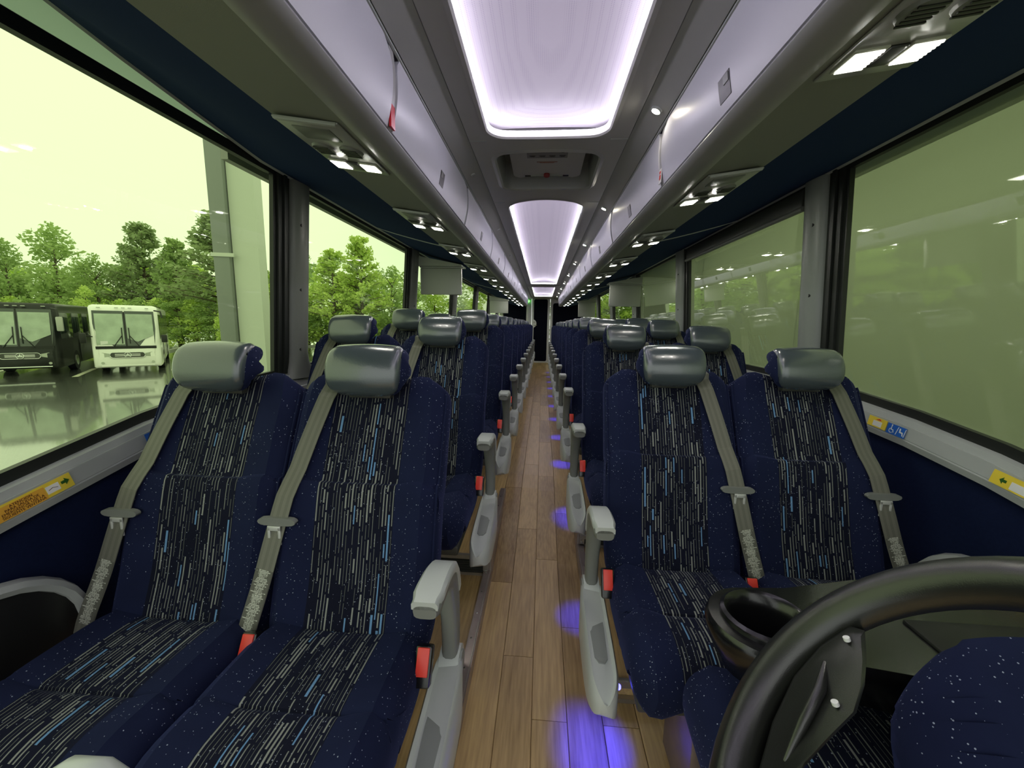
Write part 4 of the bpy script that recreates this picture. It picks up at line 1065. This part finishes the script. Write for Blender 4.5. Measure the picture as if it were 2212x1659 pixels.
t, M, rect, poly = sticker(1, 1.485, -.092, 0, 0, 'blue sticker with wheelchair and priority seat symbols on the right window sill')
rect(.075, .145, 0, .034, .0012, BLU, 'backing'); wheelchair(poly, .094, .017, .026)
poly([(.111, .004), (.113, .004), (.118, .031), (.116, .031)], .002, WHT, 'divider'); 
poly([(.122, .028), (.126, .028), (.127, .018), (.136, .018), (.139, .006), (.136, .006), (.133, .014), (.123, .014)], .002, WHT, 'seated_symbol')
poly([(.141, .004), (.143, .004), (.145, .031), (.143, .031)], .002, WHT, 'edge_line')
t, M, rect, poly = sticker(1, 1.49, -.090, 0, 0, 'yellow and red sticker next to the right shoulder belt on the sill')
rect(.0, .076, 0, .034, .0012, YEL, 'backing'); rect(.022, .058, .004, .022, .0018, WHT, 'white_plate'); poly([(.03, .026), (.045, .032), (.055, .026)], .002, RED, 'red_symbol')
t, M, rect, poly = sticker(1, 1.085, -.094, 0, 0, 'yellow sticker with green arrow at the right edge of the sill')
rect(.0, .14, 0, .036, .0012, YEL, 'backing'); poly([(.028-.016*x, .017+.018*y) for x, y in ARROW], .002, GRN, 'arrow'); rect(.046, .11, .004, .024, .0018, WHT, 'white_plate')

# ================================================================== OUTSIDE
GZ = -1.6
def asphalt():
    m, nt, b = new_mat('wet_asphalt'); k = N(nt)
    tco = nt.nodes.new('ShaderNodeTexCoord'); n = nt.nodes.new('ShaderNodeTexNoise'); n.inputs['Scale'].default_value = .22; n.inputs['Detail'].default_value = 4
    nt.links.new(tco.outputs['Object'], n.inputs['Vector'])
    nt.links.new(k.mix(n.outputs['Fac'], (.06, .065, .06), (.13, .14, .12)), b.inputs['Base Color'])
    nt.links.new(k.math('ADD', .08, k.math('MULTIPLY', n.outputs['Fac'], .22)), b.inputs['Roughness'])
    n2 = nt.nodes.new('ShaderNodeTexNoise'); n2.inputs['Scale'].default_value = 5.5; n2.inputs['Detail'].default_value = 8; n2.inputs['Roughness'].default_value = .7; nt.links.new(tco.outputs['Object'], n2.inputs['Vector'])
    bp = nt.nodes.new('ShaderNodeBump'); bp.inputs['Strength'].default_value = .35; bp.inputs['Distance'].default_value = .03
    nt.links.new(n2.outputs['Fac'], bp.inputs['Height']); nt.links.new(bp.outputs[0], b.inputs['Normal']); b.inputs['Specular IOR Level'].default_value = 1.0; b.inputs['Coat Weight'].default_value = 1.0; b.inputs['Coat Roughness'].default_value = .06; b.inputs['Coat IOR'].default_value = 1.8
    return m
WET = asphalt()
b = MB(); b.box((-140, -60, GZ-.2), (60, 130, GZ)); o = struct(b.obj('ground', WET)); 
LINE = mat('painted_parking_line', (.55, .56, .42), .4); CONC = mat('pale_concrete_kerb', (.45, .46, .42), .6)
def linestrip(p, q, wd, label, nm='parking_line'):
    p = Vector(p); q = Vector(q); d = (q-p).normalized(); n = Vector((-d.y, d.x, 0))*wd/2
    vs = [p-n, p+n, q+n, q-n]; vs = [(v.x, v.y, GZ+.004) for v in vs]+[(v.x, v.y, GZ+.008) for v in vs]
    tag(MB().add(vs, [(3, 2, 1, 0), (4, 5, 6, 7), (0, 1, 5, 4), (1, 2, 6, 5), (2, 3, 7, 6), (3, 0, 4, 7)], smooth=False).obj(nm, LINE), label, 'parking line', 'painted parking lines')
G = lambda x, y: at(x, y, 2, GZ)
HAZE_LEAF = []
def leafm(nm, c1, c2):
    m, nt, b = new_mat(nm); k = N(nt); tco = nt.nodes.new('ShaderNodeTexCoord'); n = nt.nodes.new('ShaderNodeTexNoise'); n.inputs['Scale'].default_value = .9; n.inputs['Detail'].default_value = 3
    nt.links.new(tco.outputs['Object'], n.inputs['Vector']); oi = nt.nodes.new('ShaderNodeObjectInfo')
    f = k.math('ADD', k.math('MULTIPLY', n.outputs['Fac'], .8), k.math('MULTIPLY', oi.outputs['Random'], .3), clamp=True)
    nt.links.new(k.mix(f, c1, c2), b.inputs['Base Color']); b.inputs['Roughness'].default_value = .6
    b.inputs['Transmission Weight'].default_value = 0
    # thin leaves let some light through
    tr = nt.nodes.new('ShaderNodeBsdfTranslucent'); nt.links.new(k.mix(f, c1, c2), tr.inputs[0]); mx = nt.nodes.new('ShaderNodeMixShader'); mx.inputs[0].default_value = .4
    out = nt.nodes['Material Output']; nt.links.new(b.outputs[0], mx.inputs[1]); nt.links.new(tr.outputs[0], mx.inputs[2]); nt.links.new(mx.outputs[0], out.inputs[0])
    return m
LEAFD = leafm('deciduous_leaves', (.22, .33, .12), (.55, .70, .26)); LEAFY = leafm('bright_yellow_green_leaves', (.42, .56, .13), (.74, .88, .26)); LEAFP = leafm('pine_needles', (.24, .33, .15), (.48, .58, .28))
BARK = mat('grey_brown_bark', (.14, .11, .08), .8)
def leaf_quads(b, c, r, n, sz, rnd, flat=1.0):
    for _ in range(n):
        d = Vector((rnd.gauss(0, 1), rnd.gauss(0, 1), rnd.gauss(0, 1))).normalized()*(rnd.random()**.4)
        p = Vector(c)+Vector((d.x*r[0], d.y*r[1], d.z*r[2])); s = sz*rnd.uniform(.6, 1.3)
        u = Vector((rnd.gauss(0, 1), rnd.gauss(0, 1), rnd.gauss(0, .6))).normalized(); v = u.cross(Vector((rnd.gauss(0, 1), rnd.gauss(0, 1), rnd.gauss(0, 1)))).normalized()
        b.add([p-u*s, p-v*s*.55, p+u*s, p+v*s*.55], [(0, 1, 2, 3)], smooth=False)
def make_tree(kind, seed):
    """unit tree 10 m tall"""
    rnd = random.Random(seed); t = MB(); b = MB()
    if kind == 'pine':
        t.tube([(0, 0, 0), (.1, 0, 4), (0, .1, 8), (0, 0, 9.8)], [.2, .15, .08, .02], 7)
        for i in range(17):
            z = 3.4+i*.38; L = (1-(z-3.0)/7.4)*2.9+.25
            for j in range(6):
                a = rnd.random()*2*PI; e = Vector((math.cos(a)*L, math.sin(a)*L, z+.35+.12*L)); t.tube([(0, 0, z), e*.5+Vector((0, 0, z*.5)), e], [.05, .035, .015], 4)
                for k2 in range(5):
                    q = .35+.65*k2/4; leaf_quads(b, Vector((0, 0, z)).lerp(e, q), (.3, .3, .26), 9, .17, rnd)
        leaf_quads(b, (0, 0, 9.8), (.2, .2, .5), 20, .15, rnd)
    else:
        t.tube([(0, 0, 0), (.1, .05, 2.5), (-.1, .1, 5.5), (0, 0, 8)], [.24, .18, .1, .03], 7)
        for i in range(26):
            z = rnd.uniform(1.2, 9.0); R = 2.5*math.sin(PI*min(1, (z-.2)/9.6))**.6; a = rnd.random()*2*PI; rr = R*rnd.uniform(.2, .95)
            c = (math.cos(a)*rr, math.sin(a)*rr, z); t.tube([(0, 0, max(.8, z-1.2)), c], [.06, .015], 4)
            leaf_quads(b, c, (1.1, 1.1, .75), 105, .19, rnd)
        leaf_quads(b, (0, 0, 9.2), (.7, .7, .8), 120, .18, rnd)
    return t, b
protoT = {}
def tree(kind, variant, loc, h, wfac, rot, label, leaf, group):
    key = (kind, variant)
    if key not in protoT:
        t, b = make_tree(kind, 100+variant)
        def meshof(mb, nm, mt):
            o = mb.obj(nm, mt, auto=False); me = o.data; bpy.data.objects.remove(o); return me
        protoT[key] = (meshof(t, 'trunk', BARK), meshof(b, 'crown', leaf), )
    tm, cm = protoT[key]
    if cm.materials[0] != leaf:
        k3 = (kind, variant, leaf.name)
        if k3 not in protoT:
            c2 = cm.copy(); c2.materials.clear(); c2.materials.append(leaf); protoT[k3] = c2
        cm = protoT[k3]
    r = thing('pine_tree' if kind == 'pine' else 'leafy_tree', label, 'tree', loc, rot, group); s = h/10; r.scale = (s*wfac, s*wfac, s)
    for nm, me in (('trunk', tm), ('crown', cm)):
        o = bpy.data.objects.new(nm, me); COL.objects.link(o); o.parent = r
rnd = random.Random(5)
def treeat(px, ytop, depth, kind, v, wf, label, leaf, group=None):
    p = at(px, ytop, 1, depth); h = p.z-GZ
    tree(kind, v, (p.x, p.y, GZ), h, wf*(1.0), rnd.random()*6, label, leaf, group)
# surveyed feature trees
treeat(105, 478, 40, 'leaf', 1, 1.0, 'tall leafy tree behind the black coach', LEAFD)
treeat(300, 484, 42, 'pine', 1, .95, 'pointed pine tree rising behind the white coach', LEAFP)
treeat(198, 545, 40, 'leaf', 2, .9, 'round dark leafy tree between the black and white coaches', LEAFD)
treeat(372, 518, 40, 'pine', 2, .85, 'slim pine right of the pointed pine behind the white coach', LEAFD)
treeat(470, 462, 38, 'pine', 3, 1.25, 'broad pine tree just left of the grey steel column', LEAFP)
treeat(180, 615, 34, 'leaf', 3, .9, 'small bright yellow green tree over the gap between the coaches', LEAFY)
treeat(486, 655, 33, 'leaf', 4, .8, 'low bright green sapling at the foot of the steel column', LEAFY)
treeat(718, 542, 36, 'pine', 4, 1.1, 'left one of two loose pines in the second left window', LEAFY)
treeat(775, 514, 36, 'pine', 1, .95, 'right one of two loose pines in the second left window', LEAFY)
treeat(0, 512, 40, 'leaf', 1, .9, 'dark leafy tree at the left edge above the black coach', LEAFD)
treeat(655, 545, 44, 'leaf', 2, 1.0, 'leafy tree beside the first left pillar', LEAFD)
treeat(845, 572, 40, 'leaf', 3, 1.0, 'leafy tree at the right end of the second left window', LEAFD)
g = 'leafy trees filling the belt beyond the car park'
lb = 'leafy green tree in the dense belt beyond the car park fence'
for i in range(22):
    px = -90+i*33; treeat(px, 585+rnd.uniform(-25, 20), rnd.uniform(41, 50), 'leaf', 1+i % 4, 1.25, lb, LEAFD if i % 3 else LEAFY, g)
for i in range(12):
    px = 560+i*42; treeat(px, 590+rnd.uniform(-15, 15)+i*2, rnd.uniform(36, 46), 'leaf', 1+i % 4, 1.35, lb, LEAFY if i % 2 else LEAFD, g)
for i in range(16):
    px = -60+i*40; treeat(px, 645+rnd.uniform(-10, 10), rnd.uniform(36, 38), 'leaf', 1+i % 4, 1.5, 'low leafy tree along the fence behind the parked coaches', LEAFD if i % 2 else LEAFY, 'low trees along the fence')
for i in range(9):
    px = 1235+i*30; treeat(px, 600+rnd.uniform(-20, 15), rnd.uniform(30, 42), 'leaf', 1+i % 4, 1.4, 'leafy tree seen through the rear right windows', LEAFY if i % 2 else LEAFD, 'trees seen through the rear right windows')
# hedge, kerb, fence
HEDGE = LEAFY
hp = [G(330, 760), G(372, 752), G(515, 749), G(620, 750), G(760, 742)]
b = MB(); rh = random.Random(9)
for p, q in zip(hp, hp[1:]):
    n = int((q-p).length/.5)
    for i in range(n):
        c = p.lerp(q, i/n); c.z = GZ+.5; leaf_quads(b, c, (.5, .5, .45), 26, .13, rh)
tag(b.obj('hedge', HEDGE, auto=False), 'low clipped hedge along the kerb beside the white coach', 'hedge')
b = MB()
for p, q in zip(hp, hp[1:]):
    d = (q-p).normalized(); n = Vector((d.y, -d.x, 0))
    a = [p+n*.9, q+n*.9, q+n*1.15, p+n*1.15]; b.add([(v.x, v.y, GZ) for v in a]+[(v.x, v.y, GZ+.16) for v in a], [(4, 5, 6, 7), (0, 1, 5, 4), (1, 2, 6, 5), (2, 3, 7, 6), (3, 0, 4, 7)], smooth=False)
tag(b.obj('kerb', CONC), 'pale concrete kerb in front of the hedge', 'kerb')
t = thing('wire_fence', 'wire fence with pale posts behind the hedge', 'fence', (0, 0, 0))
PIPE = mat('galvanised_post', (.5, .52, .48), .4)
for p, q in zip(hp, hp[1:]):
    d = (q-p).normalized(); n = Vector((-d.y, d.x, 0)); k2 = max(2, int((q-p).length/3.2))
    for i in range(k2):
        c = p.lerp(q, (i+.5)/k2)+n*1.3; MB().tube([(c.x, c.y, GZ), (c.x, c.y, GZ+2.3)], .05, 8).obj('post', PIPE, t)
    b = MB()
    for z in (.5, 1.0, 1.5, 2.0, 2.25):
        b.tube([(p+n*1.3)+Vector((0, 0, z)), (q+n*1.3)+Vector((0, 0, z))], .015, 4)
    b.obj('wire', PIPE, t)
linestrip(G(162, 814), G(205, 796), .22, 'painted line running to the front of the white coach')
linestrip(G(-60, 815), G(22, 797), .22, 'painted line below the black coach')
linestrip(G(376, 800), G(384, 768), .25, 'painted line right of the white coach')
t = thing('hatched_marking', 'ladder of short painted bars right of the white coach', 'parking marking', (0, 0, 0))
for i in range(10):
    a = G(384+i*.3, 800-i*3.2); c = G(398-i*.4, 800-i*3.2); dd = Vector((0, .12, 0))
    MB().add([(a.x, a.y, GZ+.006), (c.x, c.y, GZ+.006), (c.x, c.y+.22, GZ+.006), (a.x, a.y+.22, GZ+.006)], [(0, 1, 2, 3)], smooth=False).obj('bar', LINE, t)

# steel column and downpipe of the service bay
t = thing('steel_column', 'pale steel bay column with a grey downpipe outside the front left window', 'column', (-5.15, 6.9, GZ))
COLP = mat('painted_column', (.62, .66, .58), .5); COLG = mat('grey_downpipe', (.24, .26, .25), .45)
b = MB(); R = Matrix.Rotation(.25, 3, 'Z'); b.box((-.20, -.16, 0), (.20, .16, 8), rot=R); b.obj('box_section', COLP, t)
b = MB(); b.box((-.46, -.26, 0), (-.215, -.06, 8), bev=.01, rot=R, piv=(0, 0, 4)); b.obj('downpipe', COLG, t)
b = MB(); b.box((-.49, -.275, 3.93), (-.14, -.235, 3.99), rot=R, piv=(0, 0, 4)); b.box((-.49, -.275, 6.4), (-.14, -.235, 6.46), rot=R, piv=(0, 0, 4)); b.obj('pipe_bracket', COLP, t)

# pale bay wall on the right, with hose and reel
BAY = mat('pale_bay_wall', (.50, .52, .44), .6, noise=(1.2, .1))
b = MB(); b.box((3.1, -4, GZ), (3.3, 11.9, 3.6)); tag(b.obj('bay_wall', BAY), 'pale wall of the service bay outside the right windows', 'wall')
for i in range(5):
    b = MB(); b.box((2.98, -1+i*3.1, GZ), (3.09, -.8+i*3.1, 3.6)); tag(b.obj('bay_wall_post', BAY), 'pale upright post on the bay wall outside the right windows, %s from the front' % ords[i].replace('front', 'first'), 'post', 'upright posts on the bay wall')
p = at(1430, 660, 0, 3.0)
t = thing('hose_reel', 'round dark hose reel on the bay wall seen through the third right window', 'hose reel', (2.82, p.y, p.z))
RD = mat('dark_olive_reel', (.04, .045, .035), .6)
b = MB(); b.disc((0, 0, 0), .27, (1, .6, 0), .08, 24); b.obj('reel_disc', RD, t)
b = MB(); b.disc((-.06, -.03, 0), .08, (1, .6, 0), .06, 16); b.obj('reel_hub', DARKP, t)
b = MB(); b.tube([(-.03, .2, .25), (-.03, .32, .35), (-.03, .1, .5), (-.03, .12, .85), (-.03, .1, 1.0), (-.03, -.1, 1.0)], .018, 6); b.obj('hose', RD, t)
b = MB(); b.tube([(0, .75, .95), (0, .78, .4), (0, .72, .1)], .02, 6); b.obj('feed_pipe', RD, t)
b = MB(); b.box((-.02, -.04, -.04), (.27, .04, .04)); b.obj('wall_bracket', DARKP, t)

# ------------------------------------------------------------------ parked coaches
def coach(name, label, p_front, heading, body_m, light, label_grille):
    """local: front face at y=0 looking to -y, body runs to +y, x from -1.3..1.3"""
    t = thing(name, label, 'coach', (p_front[0], p_front[1], GZ), heading)
    W, Hh, L = 1.3, 3.5, 13.2
    b = MB(); rings = []
    for (y, wd, zb, zt) in ((-.05, 1.05, .42, 1.05), (0, 1.2, .36, 3.2), (.12, 1.28, .32, 3.42), (.5, 1.3, .30, 3.5), (3, 1.3, .30, 3.5), (L-.3, 1.3, .35, 3.5), (L, 1.2, .6, 3.4)):
        r = .16; rg = []
        zs = [zb, zb+.06, (zb+1.25)/2, 1.25, lerp(1.25, zt, .5), zt-r, zt-r*.35, zt]
        for z, k2 in zip(zs, (.95, 1, 1, 1, 1, 1, .96, .86)): rg.append((wd*k2, y + (.0 if y > .3 else .28*max(0, (z-1.2)/2.2)**1.2), min(z, zt)))
        rg += [(-x, y2, z) for x, y2, z in reversed(rg)]
        rings.append(rg)
    b.loft(rings); b.obj('body', body_m, t)
    def fy(z): return .28*max(0, (z-1.2)/2.2)**1.2
    # windscreen panes
    for sx in (-1, 1):
        vs = [(sx*.03, fy(1.42)-.035, 1.38), (sx*1.19, fy(1.42)+.0, 1.38), (sx*1.15, fy(3.1)+.0, 3.2), (sx*.03, fy(3.1)-.035, 3.2)]
        vs2 = [(x, y+.03, z) for x, y, z in vs]
        MB().add(vs+vs2, [(0, 1, 2, 3), (7, 6, 5, 4), (0, 4, 5, 1), (1, 5, 6, 2), (2, 6, 7, 3), (3, 7, 4, 0)], smooth=False).obj('windscreen', SCREEN, t)
        b = MB(); rg = []
        for i in range(9):
            u = i/8; x = sx*lerp(.06, 1.08, u); zb = 1.62+.55*abs(u-.35) if sx > 0 else 1.5
            rg.append([(x, fy(lerp(zb, 3.05, q/4))-.042+.004*math.sin(i*2.1+q), lerp(zb, 3.05, q/4)) for q in range(5)])
        b.loft(rg, closed=False, cap=False); b.obj('curtain', CURT, t)
        b = MB(); b.tube([(sx*.5, fy(1.4)-.06, 1.36), (sx*.14, fy(1.9)-.075, 1.95)], .018, 5); b.tube([(sx*.14, fy(1.6)-.08, 1.55), (sx*.13, fy(2.35)-.08, 2.35)], .02, 5); b.obj('wiper', BLACKM, t)
        b = MB(); hl = [(sx*(.62+.5*q), -.075+.05*q, z) for q, z in ((0, .92), (.5, .86), (.95, .92), (1.0, 1.06), (.6, 1.10), (.1, 1.04))]
        b.prism(hl, (0, .06, 0)); b.obj('headlight', HEADL, t)
        b = MB(); b.disc((sx*.95, -.06, .58), .06, (0, 1, 0), .04, 14); b.obj('fog_light', HEADL, t)
        b = MB(); b.tube([(sx*1.2, .05, 3.25), (sx*1.45, -.25, 3.2), (sx*1.5, -.35, 2.9)], .04, 6) if sx > 0 else b.tube([(sx*1.2, .0, 1.9), (sx*1.4, -.1, 1.95)], .03, 6)
        mm = b.obj('mirror_arm', BLACKM, t)
        b = MB(); z0, z1 = (2.2, 2.9) if sx < 0 else (2.15, 2.85)
        if light and sx > 0: z0, z1 = 1.6, 2.0
        if light and sx < 0: z0, z1 = 1.6, 2.1
        b.box((sx*1.38, -.36, z0), (sx*1.62, -.2, z1), bev=.05); b.obj('mirror', BLACKM if light else CONC, t)
    b = MB(); b.box((-.03, fy(1.4)-.06, 1.36), (.03, fy(1.4)+.0, 1.45)); vs = [(-.03, fy(1.36)-.055, 1.36), (.03, fy(1.36)-.055, 1.36), (.03, fy(3.15)-.055, 3.15), (-.03, fy(3.15)-.055, 3.15)]
    b.add(vs+[(x, y+.06, z) for x, y, z in vs], [(0, 1, 2, 3), (7, 6, 5, 4), (0, 4, 5, 1), (1, 5, 6, 2), (2, 6, 7, 3), (3, 7, 4, 0)], smooth=False); b.obj('centre_bar', BLACKM, t)
    b = MB(); b.box((-1.14, -.03, 1.28), (1.14, .02, 1.42)); b.obj('cowl', BLACKM, t)
    b = MB(); b.loft([rr3(-.66, .66, .82, 1.10, .12, -.085), rr3(-.67, .67, .81, 1.11, .12, -.03)], smooth=False); gr = b.obj('grille', DARKP, t)
    b = MB()
    for z in (.91, .96, 1.01): b.tube([(-.48, -.09, z), (.48, -.09, z)], .012, 5)
    o_ = rr3(-.66, .66, .82, 1.10, .12, -.09); b.tube(o_+[o_[0]], .014, 5, cap=False); b.obj('grille_bar', CHROME, gr)
    b = MB(); cs = [(.13*math.cos(a), -.11, .96+.13*math.sin(a)) for a in [2*PI*i/20 for i in range(21)]]; b.tube(cs, .012, 6, cap=False)
    for k2 in range(3):
        a = PI/2+2*PI*k2/3; b.prism([(.02*math.cos(a+1.57), -.11, .96+.02*math.sin(a+1.57)), (.13*math.cos(a), -.11, .96+.13*math.sin(a)), (.02*math.cos(a-1.57), -.11, .96+.02*math.sin(a-1.57))], (0, .01, 0))
    b.obj('emblem', CHROME, gr)
    b = MB(); b.box((-1.0, -.062, .40), (1.0, -.03, .44)); b.obj('bumper_trim', CHROME if not light else body_m, t)
    MB().box((-.95, fy(1.6)-.05, 1.50), (-.68, fy(1.6)-.045, 1.68)).obj('windscreen_card', WHT, t)
    for x in (-.9, -.25, 0, .25, .9): MB().box((x-.07, .22, 3.33), (x+.07, .27, 3.37)).obj('marker_light', HEADL, t)
    for sx in (-1, 1):
        MB().box((sx*1.295, .55, 1.75), (sx*1.312, 2.6, 3.05), bev=.05).obj('side_window', SCREEN, t)
        for k2 in range(5): MB().box((sx*1.295, 2.75+k2*2.0, 1.75), (sx*1.312, 4.65+k2*2.0, 3.05), bev=.04).obj('side_window', SCREEN, t)
        for y in (2.7, 9.6):
            w2 = MB().disc((sx*1.16, y, .52), .52, (1, 0, 0), .3, 24).obj('wheel', BLACKM, t)
            MB().disc((sx*1.30, y, .52), .28, (1, 0, 0), .06, 18).obj('hubcap', CHROME, w2)
        MB().tube([(sx*1.31, 3.6, .4), (sx*1.31, 3.6, 1.6)], .012, 4).tube([(sx*1.31, 8.5, .4), (sx*1.31, 8.5, 1.6)], .012, 4).obj('locker_seam', DARKP, t)
    return t
SCREEN = mat('coach_window_glass', (.03, .045, .035), .06, spec=.9); CURT = mat('pale_windscreen_curtain', (.42, .50, .40), .3, noise=(2.2, .45))
HEADL = mat('headlight_lens', (.42, .45, .38), .12, spec=.8)
CW = mat('white_coach_paint', (.90, .90, .86), .22, coat=.5); CB = mat('black_coach_paint', (.012, .014, .013), .3, spec=.35)
def place_coach(pl, pr_, *a):
    A = at(*pl, 2, GZ+.36); Bp = at(*pr_, 2, GZ+.36); mid = (A+Bp)/2; d = (Bp-A); ang = math.atan2(d.y, d.x); return mid, ang, d.length
m1, a1, l1 = place_coach((207, 794), (348, 789))
# slide along the line of sight until a 2.5 m wide coach fills the same angle
def fit(mid, l, wd=2.55):
    C = Vector((0, 0, 0)); v = Vector((mid.x, mid.y, 0)); return v
coach('parked_coach', 'white coach with pale curtained windscreen parked on the wet lot', (m1.x, m1.y), .755, CW, True, '')
m2, a2, l2 = place_coach((-45, 800), (135, 792))
coach('parked_coach', 'black coach with chrome grille parked at the left edge', (m2.x, m2.y), .70, CB, False, '')
print('coach widths', l1, l2, a1, a2, m1, m2)
